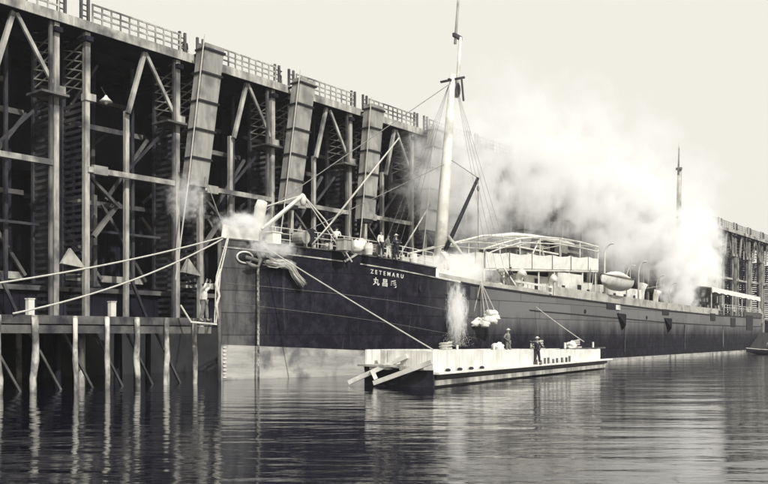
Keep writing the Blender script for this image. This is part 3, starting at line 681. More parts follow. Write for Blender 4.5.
# ladder up to the bridge at the forward end
q = MB(); xa, xb = su(500, -5.2), su(514, -5.2)
for dy in (0, .6): q.bar((xa, -5.5 + dy, zbd(xa)), (xb + .6, -5.5 + dy, zmain(xb)), .07, .14)
for i in range(9): t = (i + .5) / 9; q.box(xa + (xb + .6 - xa) * t - .12, xa + (xb + .6 - xa) * t + .12, -5.5, -4.9, zbd(xa) + (zmain(xb) - zbd(xa)) * t, zbd(xa) + (zmain(xb) - zbd(xa)) * t + .05)
q.build('ladder', 'white', ship)
# awning frame over the bridge: fore and aft spars, stanchions and rafters
prof = [(484, 249), (500, 244), (520, 238.5), (540, 237), (560, 238.5), (580, 242), (598, 247)]
q = MB(); near = [(su(a_, -4.3), -4.3, sz(a_, b_, -4.3)) for a_, b_ in prof]
ridge = [(p[0], -.9, p[2] + .45) for p in near]; far = [(p[0], 2.5, p[2]) for p in near]; nearl = [(p[0], -4.35, p[2] - .42 + .1 * math.sin(i)) for i, p in enumerate(near)]
for ln in (near, ridge, far): q.tube(ln, .08, 6)
q.tube(nearl[0:3] + nearl[4:], .05, 6)
for i in range(len(near)):
    q.tube([near[i], ridge[i], far[i]], .05, 6)
q.build('awning_frame', 'white', ship)
for i, p in enumerate(near):
    for yy in (-4.3, 2.5):
        q = MB(); q.tube([(p[0], yy, zbd(p[0])), (p[0], yy, p[2])], .05, 6); q.build('awning_stanchion', 'white', ship)
q = MB(); xm = near[3][0]; q.tube([(xm - 1.2, -4.2, zbd(xm) + 1.2), (xm, -4.2, near[3][2] - .3), (xm + 1.0, -4.2, zbd(xm) + 1.2)], .07, 6); q.build('awning_strut', 'white', ship)
# rolled awning cloth along the after spars
q = MB(); q.tube([(p[0], -1.8, p[2] + .36) for p in near[2:]], [.14, .2, .16, .2, .15], 8); q.build('rolled_awning', 'canvas', ship, True)
# wheelhouse
x0, x1 = su(516, -1.8), su(556, -1.8); q = MB(); q.box(x0, x1, -1.8, 1.8, zbd(x0), zbd(x0) + 2.0); wh = q.build('wheelhouse', 'wood_mid', ship)
q = MB(); q.box(x0 - .2, x1 + .2, -2.0, 2.0, zbd(x0) + 2.003, zbd(x0) + 2.12); q.build('roof', 'white', wh)
for i in range(5):
    x = x0 + .5 + i * (x1 - x0 - 1) / 4; q = MB(); q.box(x - .22, x + .22, -1.85, -1.8, zbd(x0) + 1.1, zbd(x0) + 1.7); q.build('window', 'white' if i % 2 else 'iron', wh)
# after part of the superstructure
x0, x1 = su(600, -3), su(642, -3); q = MB(); q.box(x0, x1, -3, 3, zmain(x0) - .05, zmain(x0) + 2.3); eh = q.build('engine_casing', 'white', ship)
for i in range(4):
    x = x0 + 1 + i * 3; q = MB(); q.box(x - .3, x + .3, -3.05, -3, zmain(x0) + 1.1, zmain(x0) + 1.6); q.build('window', 'iron', eh)
vent(x0 + 1, -3.6, 3, .3, zmain(x0)); vent(x1 + 1, -2.6, 3.2, .32, zmain(x1)); vent(x1 + 6, -2.6, 2.6, .3, zmain(x1))
# davits
davs = [(603, 244), (637, 262)]
def davit(px, ytop, r=.085, dz=0):
    x = su(px, -6.2); z1 = sz(px, ytop, -6.2); z0 = zmain(x) - .3; q = MB(); pts = [(x, -6.35, z0), (x, -6.35, z1 - 1.1)]
    for i in range(1, 7): t = i / 6 * R(100); pts.append((x - .0, -6.35 - (1 - math.cos(t)) * .7, z1 - 1.1 + math.sin(t) * 1.1))
    q.tube(pts, r, 8); q.build('davit', 'white', ship, True); return x
for a_, b_ in davs: davit(a_, b_)
davit(625, 266, .05); davit(655, 276, .04); davit(668, 283, .04)
# main mast, poop awning
q = MB(); z1 = sz(679, 168, 0); uu = su(677, 0); q.tube([(uu, 0, 5), (uu + 1.2, 0, z1)], [.42, .3], 12); q.tube([(uu + .6, 0, z1 - 1), (uu + 1.0, 0, z1 + 3.4)], [.15, .07], 8); q.build('mainmast', 'wood_light', ship, True)
q = MB(); q.bar((uu + .9, -.4, z1 - .1), (uu + .9, .4, z1 - .1), .3, .3); q.build('mast_cap', 'wood_mid', ship)
for sd_ in (-1, 1):
    pass
x0, x1 = su(710, -4.6), su(756, -4.2); x1 = min(x1, 117)
q = MB(); za0, za1 = sz(710, 287, -4.6), sz(755, 297, -4.4); n = 10; vs = []
for i in range(n + 1):
    t = i / n; x = x0 + (x1 - x0) * t; z = za0 + (za1 - za0) * t - .12 * math.sin(t * math.pi * 3) ** 2
    for (yy, dz) in ((-4.8, 0), (0, .7), (4.8, 0), (4.8, -.08), (0, .62), (-4.8, -.08)): vs.append((x, yy, z + dz))
fs = [(i * 6 + k_, (i + 1) * 6 + k_, (i + 1) * 6 + (k_ + 1) % 6, i * 6 + (k_ + 1) % 6) for i in range(n) for k_ in range(6)] + [(0, 1, 2, 3, 4, 5), tuple(n * 6 + k_ for k_ in (5, 4, 3, 2, 1, 0))]
q.add(vs, fs); pa = q.build('poop_awning', 'canvas', ship)
q = MB(); m_ = 24; vv = []
for i in range(m_ + 1):
    t = i / m_; x = x0 + (x1 - x0) * t; z = za0 + (za1 - za0) * t; d_ = .75 - .18 * abs(math.sin(i * 1.1)); vv += [(x, -4.84, z + .02), (x, -4.9 - .03 * math.sin(i * 1.7), z - d_), (x, -4.86 - .03 * math.sin(i * 1.7), z - d_), (x, -4.80, z + .02)]
q.add(vv, [(i * 4 + k_, i * 4 + 4 + k_, i * 4 + 4 + (k_ + 1) % 4, i * 4 + (k_ + 1) % 4) for i in range(m_) for k_ in range(4)]); q.build('valance', 'canvas', pa)
for i in range(6):
    x = x0 + .3 + (x1 - x0 - .6) * i / 5; zz = za0 + (za1 - za0) * i / 5
    for yy in (-4.7, 4.7): q = MB(); q.tube([(x, yy * min(1, hb(x) / 4.9), zmain(x)), (x, yy, zz - .1)], .06, 6); q.build('awning_stanchion', 'white', ship)
q = MB(); q.box(x0 + 1.5, x0 + 12, -2.6, 2.6, zmain(100) - .05, zmain(100) + 2.1); ph = q.build('poop_house', 'wood_mid', ship)
for i in range(5): q = MB(); x = x0 + 2.6 + i * 2; q.box(x - .45, x + .45, -2.66, -2.6, zmain(100) + .7, zmain(100) + 1.7); q.build('window', 'white' if i % 2 == 0 else 'iron', ph)
railing(x0, 117, lambda u: zmain(u) + .8, 1.3, .7, 2, m='white')

# lifeboat, hung from the davits
def boat_mesh(Lb, Bb, D, n=18, k=10):
    q = MB(); vs = []; fs = []
    for i in range(n + 1):
        t = i / n; e = max(.02, 1 - abs(2 * t - 1) ** 2.4); sheer = .25 * abs(2 * t - 1) ** 2
        for j in range(k + 1):
            a_ = math.pi * j / k; vs.append(((t - .5) * Lb, -math.cos(a_) * Bb / 2 * e, D * (1 - math.sin(a_) * (.6 + .4 * e)) + sheer))
    for i in range(n):
        for j in range(k): a_ = i * (k + 1) + j; fs.append((a_, a_ + 1, a_ + k + 2, a_ + k + 1))
    q.add(vs, fs); return q
def at_ship(u, w_, z): return W(u, w_, z)
lu = (su(600, -6.9) + su(634, -6.9)) / 2; lz = sz(617, 291, -6.9)
lb = thing('lifeboat', 'white double-ended lifeboat slung from davits abaft the bridge', 'lifeboat', at_ship(lu, -6.9, lz), SA)
llen = su(634, -6.9) - su(599, -6.9)
boat_mesh(min(llen, 8), 2.0, 1.05).build('shell', 'white', lb, True)
q = MB(); ll = min(llen, 8); q.tube([((i / 16 - .5) * ll, -1.07 * max(.02, 1 - abs(2 * i / 16 - 1) ** 2.4), 1.12 + .25 * abs(2 * i / 16 - 1) ** 2) for i in range(17)], .05, 6); q.tube([((i / 16 - .5) * ll, 1.07 * max(.02, 1 - abs(2 * i / 16 - 1) ** 2.4), 1.12 + .25 * abs(2 * i / 16 - 1) ** 2) for i in range(17)], .05, 6); q.build('gunwale', 'wood_mid', lb)
q = MB(); q.tube([((i / 10 - .5) * ll * .9, 0, 1.25 + .3 * math.sin(math.pi * i / 10)) for i in range(11)], [.05 + .2 * math.sin(math.pi * (i + .5) / 11) for i in range(11)], 10); q.build('boat_cover', 'canvas', lb, True)
for zf_ in (.25, .55):
    q = MB(); q.tube([((i / 16 - .5) * ll * .97, -(1.0 * (.55 + .5 * zf_)) * max(.02, 1 - abs(2 * i / 16 - 1) ** 2.4) - .02, .32 + zf_ + .28 * abs(2 * i / 16 - 1) ** 2) for i in range(17)], .018, 4); q.build('plank_seam', 'iron', lb)
for sd_ in (-1, 1):
    q = MB(); q.tube([(sd_ * ll * .42, 0, 1.3), (sd_ * ll * .42, 0, 3.2)], .03, 5); q.build('fall', 'rope', lb)

# ------------------------------------------------------------------ people
def skin(name, chain, m, parent, sub=2):
    """chain: list of (points, radii) joined at shared first points"""
    me = bpy.data.meshes.new(name); vs = []; es = []; rs = []; idx = {}
    for pts, rad in chain:
        prev = None
        for p, r_ in zip(pts, rad):
            key = tuple(round(c_, 4) for c_ in p)
            if key not in idx: idx[key] = len(vs); vs.append(p); rs.append(r_)
            i = idx[key]
            if prev is not None and prev != i: es.append((prev, i))
            prev = i
    me.from_pydata(vs, es, []); o = bpy.data.objects.new(name, me); S.collection.objects.link(o)
    md = o.modifiers.new('s', 'SKIN'); sd2 = o.modifiers.new('u', 'SUBSURF'); sd2.levels = sd2.render_levels = sub
    for i, r_ in enumerate(rs): me.skin_vertices[0].data[i].radius = (r_, r_)
    me.skin_vertices[0].data[0].use_root = True
    ev = o.evaluated_get(bpy.context.evaluated_depsgraph_get()); m2 = bpy.data.meshes.new_from_object(ev)
    bpy.data.objects.remove(o); m2.name = name; m2.materials.clear(); m2.materials.append(M[m]); m2.polygons.foreach_set('use_smooth', [True] * len(m2.polygons))
    o2 = bpy.data.objects.new(name, m2); S.collection.objects.link(o2); o2.parent = parent; return o2
def person(lab, loc, rz, shirt='cloth_white', trousers='cloth_dark', hat=None, h=1.65, arms=('down', 'down'), stride=.12, lean_=0.0):
    t_ = thing('person', lab, 'person', loc, rz); k = h / 1.7; t_.scale = (k, k, k)
    pel = (0, 0, .92); ch = (lean_ * .3, 0, 1.2); nk = (lean_ * .55, 0, 1.44); hd = (lean_ * .65 + .02, 0, 1.56); top = (lean_ * .65 + .01, 0, 1.655)
    legs = []
    for sd_ in (-1, 1):
        f = stride * sd_; legs.append([(0, sd_ * .09, .88), (f * .5 + .03, sd_ * .1, .48), (f, sd_ * .1, .09), (f + .15, sd_ * .11, .03)])
    A = []
    for sd_, mode in zip((-1, 1), arms):
        sh = (nk[0] - .01, sd_ * .19, 1.38)
        if mode == 'down': el = (nk[0] - .05, sd_ * .26, 1.1); wr = (nk[0] + .05, sd_ * .25, .86)
        elif mode == 'front': el = (nk[0] + .12, sd_ * .24, 1.14); wr = (nk[0] + .36, sd_ * .14, 1.12)
        elif mode == 'up': el = (nk[0] + .15, sd_ * .30, 1.52); wr = (nk[0] + .2, sd_ * .22, 1.76)
        elif mode == 'out': el = (nk[0] + .02, sd_ * .44, 1.34); wr = (nk[0] + .08, sd_ * .66, 1.42)
        elif mode == 'hip': el = (nk[0] - .08, sd_ * .40, 1.16); wr = (nk[0] + .06, sd_ * .2, 1.0)
        A.append((sh, el, wr))
    ch_ = [([pel, ch, nk, hd, top], [.12, .135, .055, .088, .07])]
    for lg in legs: ch_.append(([pel] + lg, [.12, .09, .06, .043, .035]))
    for sh, el, wr in A:
        d = (Vector(wr) - Vector(el)).normalized(); palm = tuple(Vector(wr) + d * .07)
        ch_.append(([ch, sh, el, wr, palm], [.135, .055, .042, .028, .034]))
    body = skin('body', ch_, 'skin', t_)
    # hands: five separate fingers each
    q = MB()
    for sh, el, wr in A:
        d = (Vector(wr) - Vector(el)).normalized(); base = Vector(wr) + d * .07
        sdv = d.cross(Vector((0, 0, 1))) if abs(d.z) < .9 else d.cross(Vector((0, 1, 0)))
        sdv.normalize(); cu = d.cross(sdv).normalized()
        for i, (off, ln) in enumerate(((-.027, .06), (-.009, .075), (.009, .07), (.027, .055))):
            p0 = base + sdv * off; q.tube([p0, p0 + d * ln * .55, p0 + d * ln * .9 + cu * .02], [.009, .0085, .006], 6)
        p0 = base - d * .05 - sdv * .03; q.tube([p0, p0 - sdv * .03 + d * .025, p0 - sdv * .035 + d * .055 + cu * .01], [.011, .01, .007], 6)
    q.build('fingers', 'skin', t_, True)
    # face: nose, ears, brow
    q = MB(); q.ball((hd[0] + .09, 0, 1.565), (.018, .012, .02), 8, 6)
    for sd_ in (-1, 1): q.ball((hd[0], sd_ * .086, 1.57), (.018, .01, .028), 8, 6)
    q.build('nose_and_ears', 'skin', t_, True)
    q = MB()
    for sd_ in (-1, 1): q.ball((hd[0] + .077, sd_ * .03, 1.59), (.01, .012, .006), 6, 4)
    q.ball((hd[0] + .08, 0, 1.515), (.008, .022, .005), 6, 4); q.build('eyes_and_mouth', 'hair', t_, True)
    if hat is None: q = MB(); q.ball((hd[0] - .015, 0, 1.63), (.097, .092, .075), 12, 8); q.build('hair', 'hair', t_, True)
    else: q = MB(); q.ball((hd[0], 0, 1.64), (.1, .095, .09), 12, 8); q.tube([(hd[0], 0, 1.625), (hd[0], 0, 1.645)], .165, 16); q.build('hat', hat, t_, True)
    sh_ = [([(0, 0, .90), ch, (nk[0], 0, 1.38)], [.145, .155, .1])]
    for sh, el, wr in A: m_ = tuple(Vector(el).lerp(Vector(wr), .75)); sh_.append(([ch, sh, el, m_], [.155, .075, .06, .048]))
    skin('shirt', sh_, shirt, t_)
    tr_ = []
    for lg in legs: a_ = tuple(Vector(lg[1]).lerp(Vector(lg[2]), .85)); tr_.append(([(0, 0, .93), lg[0], lg[1], a_], [.14, .11, .085, .07]))
    skin('trousers', tr_, trousers, t_)
    q = MB()
    for lg in legs: a_ = Vector(lg[2]); q.ball((a_.x + .07, a_.y, .035), (.13, .048, .045), 10, 6)
    q.build('shoes', 'cloth_dark', t_, True)
    return t_
def on_foc(px, w_): u = su(px, w_); return W(u, w_, zfoc(u) - .02)
person('person in white shirt and dark trousers at the forecastle rail, leftmost of three', on_foc(381, -3.7), SA - 1.6, h=1.68)
person('person in grey jacket between two others at the forecastle rail', on_foc(388, -3.5), SA - 1.2, 'cloth_grey', 'cloth_white', h=1.62, arms=('hip', 'down'))
person('person in dark clothes at the forecastle rail, rightmost of three', on_foc(396, -3.9), SA - 1.9, 'cloth_dark', 'cloth_dark', 'cloth_white', arms=('front', 'front'))
person('person in dark clothes leaning forward beside the windlass on the foredeck', on_foc(322, -1.6), SA - .5, 'cloth_dark', 'cloth_grey', lean_=.9, arms=('front', 'front'), h=1.6)
person('person in white shirt bending by the rope reels on the foredeck', on_foc(335, -2.2), SA + .4, 'cloth_white', 'cloth_dark', lean_=.7, arms=('front', 'down'), h=1.6)
person('person in light shirt standing on the foredeck behind the anchor davit', on_foc(300, -.9), SA - 1.2, 'cloth_grey', 'cloth_dark', 'cloth_dark', h=1.6)

person('person in dark clothes leaning on the bridge ladder amidships', W(su(508, -5.4), -5.4, zmain(19)), SA - 1.0, 'cloth_dark', 'cloth_grey', lean_=.3, arms=('hip', 'front'), h=1.6)
person('person in white clothes bending over the hatch tarpaulin by the foremast', W(18.2, -3.6, zmain(18) + 1.0), SA + 1.0, 'cloth_white', 'cloth_white', lean_=1.0, arms=('front', 'front'), h=1.6)
person('person in dark clothes standing at the poop rail under the awning', W(su(722, -5.0), -5.0, zmain(95)), SA - 1.5, 'cloth_dark', 'cloth_dark', 'cloth_white')
person('person in dark clothes on the trestle deck in the gap beside the first chute', T(S0 + MOD + .9, 48.4, ZT + .2), TA - 1.6, 'cloth_dark', 'cloth_dark', arms=('hip', 'down'))
person('person in dark clothes on the trestle deck in the gap beside the second chute', T(S0 + 2 * MOD + 1.1, 48.4, ZT + .2), TA - 1.2, 'cloth_dark', 'cloth_grey', 'cloth_dark')
lp = thing('hanging_lamp', 'white enamel lamp hanging under the trestle platform at the left', 'lamp', T(ts(106, 47.4), 47.4, tz(106, 102, 47.4)))
q = MB(); q.tube([(0, 0, .42), (0, 0, .3), (0, 0, .02)], [.06, .12, .42], 14); q.build('shade', 'white', lp, True)
q = MB(); q.ball((0, 0, .0), (.13, .13, .17), 10, 7); q.build('bulb', 'white', lp, True)
q = MB(); q.tube([(0, 0, .4), (-.5, .6, 1.1)], .04, 6); q.build('bracket', 'iron', lp)
# ------------------------------------------------------------------ staging at the bow
st = at(206, 323, 43.0)
sg = thing('staging_plank', 'white plank staging slung on ropes at the steamer stem', 'staging', st, R(10))
q = MB(); q.add([(-.75, -.2, .02), (.55, -.2, -.1), (.55, .2, -.1), (-.75, .2, .02), (-.75, -.2, .1), (.55, -.2, -.02), (.55, .2, -.02), (-.75, .2, .1)], [(3, 2, 1, 0), (4, 5, 6, 7), (0, 1, 5, 4), (1, 2, 6, 5), (2, 3, 7, 6), (3, 0, 4, 7)]); q.build('plank', 'white', sg)
q = MB(); q.tube([(-.75, 0, .08), (-1.25, 0, .9)], .05, 6); q.tube([(.5, 0, 0), (.7, .9, 2.6), (1.1, 3.2, 4.7)], .035, 6); q.tube([(.42, 0, 0), (.5, .7, 2.4), (1.05, 3.1, 4.7)], .03, 6); q.build('sling_rope', 'rope', sg)
q = MB(); q.tube([(.62, .1, .2), (.5, .2, .9), (.66, .4, 1.4), (.5, .6, 2.0), (.7, .95, 2.8)], [.05, .09, .06, .1, .05], 8); q.build('rope_fender', 'rope', sg, True)
person('person in white shirt standing on the plank staging at the steamer stem', st + Vector((-.1, 0, .06)), R(-10), 'cloth_white', 'cloth_grey', h=1.95, arms=('up', 'up'))

# ------------------------------------------------------------------ barge
b0 = Vector((2.35, 40.3, 0)); b1 = Vector((17.1, 64.4, 0)); bd = (b1 - b0).normalized(); BL = (b1 - b0).length; ba = math.atan2(bd.y, bd.x)
bg_ = thing('coal_lighter', 'long low lighter with whitewashed plank sides lying alongside the steamer', 'barge', b0, ba)   # local x along, y = away from the camera side
BW = 3.9
def zt_b(x): return 1.78 - .012 * x + .012 * math.sin(x * .5)
def zl_b(x): return .82 - .002 * x
q = MB(); q.add([(0, 0, -.4), (BL - 1.2, 0, -.4), (BL - 1.2, BW, -.4), (0, BW, -.4), (0, 0, .62), (BL, .4, .6), (BL, BW - .4, .6), (0, BW, .62)], [(3, 2, 1, 0), (4, 5, 6, 7), (0, 1, 5, 4), (1, 2, 6, 5), (2, 3, 7, 6), (3, 0, 4, 7)]); q.build('hull', 'tar', bg_)
q = MB(); q.box(-.02, BL - .3, -.32, -.0, .63, .73); q.build('side_walk', 'barge_white', bg_)
q = MB(); q.box(.2, BL - .8, -.06, -.004, .40, .62); q.build('rubbing_rail', 'tar', bg_)
n = 60; q = MB()
for i in range(n):
    xa, xb = i * (BL - .5) / n, (i + 1) * (BL - .5) / n - .012; j = random.uniform(-.012, .012)
    ya = .02 + j + (0 if xb < BL - 3 else ((xb - BL + 3) / 3) ** 2 * .9); q.box(xa, xb, ya, ya + .1, .732, zt_b(xa) + random.uniform(-.01, .012))
q.build('side_planking', 'barge_white', bg_)
q = MB()
for i in range(n):
    xa, xb = i * (BL - .5) / n, (i + 1) * (BL - .5) / n - .012; q.box(xa, xb, BW - .15, BW - .05, .63, zt_b(xa))
q.build('side_planking', 'barge_white', bg_)
q = MB()
for i in range(6): q.box(-.04, .06, .02 + i * .3, .3 + i * .3, .80 + random.uniform(-.03, .03), 1.74 + random.uniform(-.02, .02))
q.build('end_planking', 'barge_white', bg_)
q = MB(); q.box(.2, BL - .6, .13, .3, 1.5, 1.6); q.build('inner_rail', 'wood_mid', bg_)
q = MB(); vs = []; n2 = 40; k2 = 6
for i in range(n2 + 1):
    for j in range(k2 + 1): e = min(1, 4 * min(j / k2, 1 - j / k2)) * min(1, 8 * min(i / n2, 1 - i / n2)); vs.append((.4 + i * (BL - 1.4) / n2, .4 + j * (BW - .8) / k2, .9 + e * (.45 + random.uniform(-.08, .1))))
q.add(vs, [(i * (k2 + 1) + j, (i + 1) * (k2 + 1) + j, (i + 1) * (k2 + 1) + j + 1, i * (k2 + 1) + j + 1) for i in range(n2) for j in range(k2)]); q.build('coal_load', 'coal', bg_)
q = MB(); q.box(.1, BL - 1.4, -.1, -.004, .10, .34); q.build('lower_wale', 'wood_light', bg_)
# dark transom and the low end platform
q = MB(); q.add([(-.05, 0, -.4), (-.05, 0, .80), (-.05, BW, .95), (-.05, BW - .1, .45), (-.05, BW * .55, -.0), (-.05, BW * .5, -.4), (-.004, 0, -.4), (-.004, 0, .86), (-.004, BW, .95), (-.004, BW - .1, .25), (-.004, BW * .55, -.0), (-.004, BW * .5, -.4)], [(0, 1, 2, 3, 4, 5), (11, 10, 9, 8, 7, 6)] + [(i, i + 6, (i + 1) % 6 + 6, (i + 1) % 6) for i in range(6)]); q.build('transom', 'tar', bg_)
q = MB(); q.box(-.5, .6, BW - 2.3, BW + .1, .96, 1.06); q.build('end_deck', 'wood_light', bg_)
for yy in (.5, 1.3, 2.2, 3.0): q = MB(); q.box(-.4, -.052, yy, yy + .35, .82, .94 + random.uniform(0, .08)); q.build('block', 'wood_light', bg_)
def bl(p): d = p - b0; return (d.x * bd.x + d.y * bd.y, -d.x * bd.y + d.y * bd.x, p.z)
for a_, b_ in (((349, 382.5, 42.0), (407, 356, 40.9)), ((374, 383, 41.3), (432, 362, 39.9))):
    q = MB(); q.bar(bl(at(*a_)), bl(at(*b_)), .2, .22); q.build('skid_beam', 'white', bg_)
q = MB(); q.bar(bl(at(372, 370, 41.4)), bl(at(376, 379, 41.4)), .12, .2); q.build('skid_bracket', 'white', bg_)
for px_ in (384, 391):
    q = MB(); P = at(px_, 364, 42.4); c = bl(P); q.box(c[0] - .13, c[0] + .13, c[1] - .13, c[1] + .13, 1.0, 1.75); q.build('bitt', 'white', bg_)
for x in (3, 7.5, 13, 19, 25): q = MB(); q.tube([(x, .25, .9), (x, .25, 2.0)], .07, 8); q.build('timberhead', 'barge_white', bg_)
for i in range(9):
    x = 12.6 + i * .75 + random.uniform(-.2, .2); q = MB(); q.tube([(x, -.2, .73), (x, -.2, .98 + random.uniform(-.03, .15))], .08, 8); q.build('timberhead', 'wood_mid', bg_)
for i in range(4):
    x = 1.2 + i * 1.3; q = MB(); q.ball((x, -.15, .80), (.2, .12, .09), 8, 5); q.build('block', 'tar', bg_)
for i, (x, y) in enumerate(((2.2, .5), (9.5, .9), (15, .6), (21.5, .7), (24.2, 1.3))):
    q = MB()
    if i % 2: q.blob((x, y, 1.75), (.55, .35, .3), .4); q.build('heaped_canvas', 'canvas', bg_, True)
    else: q.tube([(x + .3 * math.cos(a_ * .52), y + .3 * math.sin(a_ * .52), 1.72 + a_ * .012) for a_ in range(37)], .05, 5); q.box(x - .4, x + .4, y - .35, y + .35, 1.3, 1.68); q.build('rope_coil', 'rope', bg_)
def on_barge(x, y, z): return b0 + bd * x + Vector((-bd.y, bd.x, 0)) * y + Vector((0, 0, z))
def bx_at(px, yl):
    best = min((abs((on_barge(x * .05, yl, 0).x / on_barge(x * .05, yl, 0).y) * 850 + 384 - px), x * .05) for x in range(int(BL / .05))); return best[1]
person('person in dark jacket and white cap standing on the side walk of the lighter', on_barge(bx_at(537, -.16), -.16, .73), ba - 1.9, 'cloth_dark', 'cloth_dark', 'cloth_white', h=1.66, arms=('out', 'front'))
person('person in pale work clothes standing inside the lighter beside its coal', on_barge(bx_at(508, 1.0), 1.0, 1.25), ba - 1.6, 'cloth_grey', 'cloth_grey', 'cloth_white', h=1.62, arms=('hip', 'down'))
# dinghy between the lighter and the ship's side
def rowboat(lab, loc, rz, Lb=4.5, sc=1.0, m='white'):
    t_ = thing('rowing_boat', lab, 'boat', loc, rz); boat_mesh(Lb, 1.4, .7).build('shell', m, t_, True)
    q = MB()
    for sd_ in (-1, 1): q.tube([((i / 16 - .5) * Lb, sd_ * .71 * max(.02, 1 - abs(2 * i / 16 - 1) ** 2.4), .72 + .25 * abs(2 * i / 16 - 1) ** 2) for i in range(17)], .04, 6)
    q.build('gunwale', 'white', t_)
    for x in (-1, 0, 1): q = MB(); q.box(x - .12, x + .12, -.6, .6, .5, .54); q.build('thwart', 'wood_mid', t_)
    return t_
dk = at(752, 352, 118); rowboat('dark open boat with pale gunwale afloat under the steamer stern', Vector((dk.x, 112, -.15)), R(20), 8.5, m='tar')
person('person in grey clothes standing in the dark boat under the steamer stern', Vector((dk.x - .5, 112, .1)), R(-60), 'cloth_grey', 'cloth_dark')

# ------------------------------------------------------------------ sling load and ropes
sp_ = W(ue(484) , -hb(ue(484)) - 1.0, 0); sY = sp_.y
def atw(px, y): return at(px, y, sY)
c = atw(486, 319)
sl_ = thing('sling_load', 'bundle of white sacks hanging in a rope sling over the steamer side', 'cargo', c)
for dx, dy, dz, r_ in ((-.75, 0, -.32, .36), (-.3, .1, -.15, .42), (.25, -.05, -.12, .5), (.35, .1, .35, .46), (-.1, -.2, -.35, .38), (.62, 0, .1, .34)):
    q = MB(); q.blob((dx, dy, dz), (r_ * 1.1, r_ * .8, r_ * .66), .38); q.build('sack', 'canvas', sl_, True)
q = MB(); apex = (-.35, 0, 2.6)
for e in ((-1.05, 0, -.3), (.85, 0, .1), (-.3, .4, 0), (.2, -.35, .4), (-.1, -.4, -.3)): q.tube([apex, e], .03, 5)
q.tube([apex, (-.25, .75, 3.0)], .03, 5); q.build('sling', 'rope', sl_)
def rope(lab, a_, b_, sag, r_=.045, name='mooring_rope', m='rope'):
    q = MB(); q.tube(rope_pts(a_, b_, sag), r_, 6); o = q.build(name, m, None, True); tag(o, lab, 'rope', 'mooring ropes of the steamer and lighter'); return o
bow = W(.1, -.1, sz(220, 237, 0))
rope('upper mooring rope running from the steamer bow over the jetty to the left', at(-60, 291, 33), bow, .25)
rope('lower mooring rope sagging from the steamer bow to the jetty edge', T(18.6, 35.1, 3.42), bow + Vector((0, 0, -.1)), .45)
ur = ue(262); rope('taut rope running down from the forecastle side to the lighter', W(ur, -hb(ur) - .08, sz(262, 246, -hb(ur))), on_barge(bx_at(426, .1) if False else .3, .1, 1.75), .05, .035)
ur = ue(535); rope('short rope from the steamer side down to the after end of the lighter', W(ur, -hb(ur) - .08, sz(535, 307, -hb(ur))), on_barge(bx_at(584, 1.0), 1.0, 2.0), .05, .035)
rope('thin dark line from the steamer bow up to the trestle post', W(.6, .2, 8.3), T(S0 + MOD + 2.1, 48, 14.5), .1, .03, m='wire')

# ------------------------------------------------------------------ water pouring from the ship's side
def flecks(name, lab, cx, top, bot, wd0, wd1, n, Yf, m='canvas', size=(.03, .10)):
    q = MB()
    for i in range(n):
        t = random.random() ** .8; y = top + (bot - top) * t; px = cx + (random.choice((-.8, -.35, 0, .2, .5, .95)) * .6 + random.gauss(0, .3)) * (wd0 + (wd1 - wd0) * t) * (.5 + .2 * math.sin(t * 9))
        P = at(px, y, Yf(px)) + Vector((random.uniform(-.1, .1), random.uniform(-.4, .1), 0)); s_ = random.uniform(*size) * (1.15 - .5 * t)
        u1 = Vector([random.uniform(-.7, .7) for _ in range(3)]) * s_; u2 = Vector((random.uniform(-.3, .3) + (px - cx) * .02, random.uniform(-.5, .5), random.uniform(-4.5, -1.5))) * s_; u3 = Vector([random.uniform(-1, 1) for _ in range(3)]) * s_
        q.add([P, P + u1, P + u2, P + u3], [(0, 1, 2), (0, 2, 3), (0, 3, 1), (1, 3, 2)])
    o = q.build(name, m); tag(o, lab, 'water', None, 'stuff'); return o
hullY = lambda px: W(ue(px), -hb(ue(px)) - .35).y
flecks('falling_water', 'white water and spray pouring down the steamer side beside the mast', 457, 292, 346, 13, 20, 4200, hullY, size=(.012, .035))
q = MB()
pts = [at(px, y, hullY(px) - .3) for px, y in ((268, 261), (276, 263), (284, 262), (291, 267), (296, 275), (303, 283))]
for k_ in range(150):
    sp = .13
    off = [Vector((random.gauss(0, sp), random.gauss(0, sp * .6), random.gauss(0, sp))) for _ in range(2)]
    i0 = random.choice((0, 0, 1, 1, 2)); line = []
    for i in range(i0, 6):
        t = i / 5; line.append(pts[i] + off[0] * (1 - t) + off[1] * .7 * t + Vector((0, 0, random.uniform(-.02, .02))))
    q.tube(line, [random.uniform(.006, .02) for i in range(i0, 6)], 4)
o = q.build('discharge_water', 'canvas', None, True); tag(o, 'curved white jet of water spouting from the hull near the anchor', 'water', None, 'stuff')

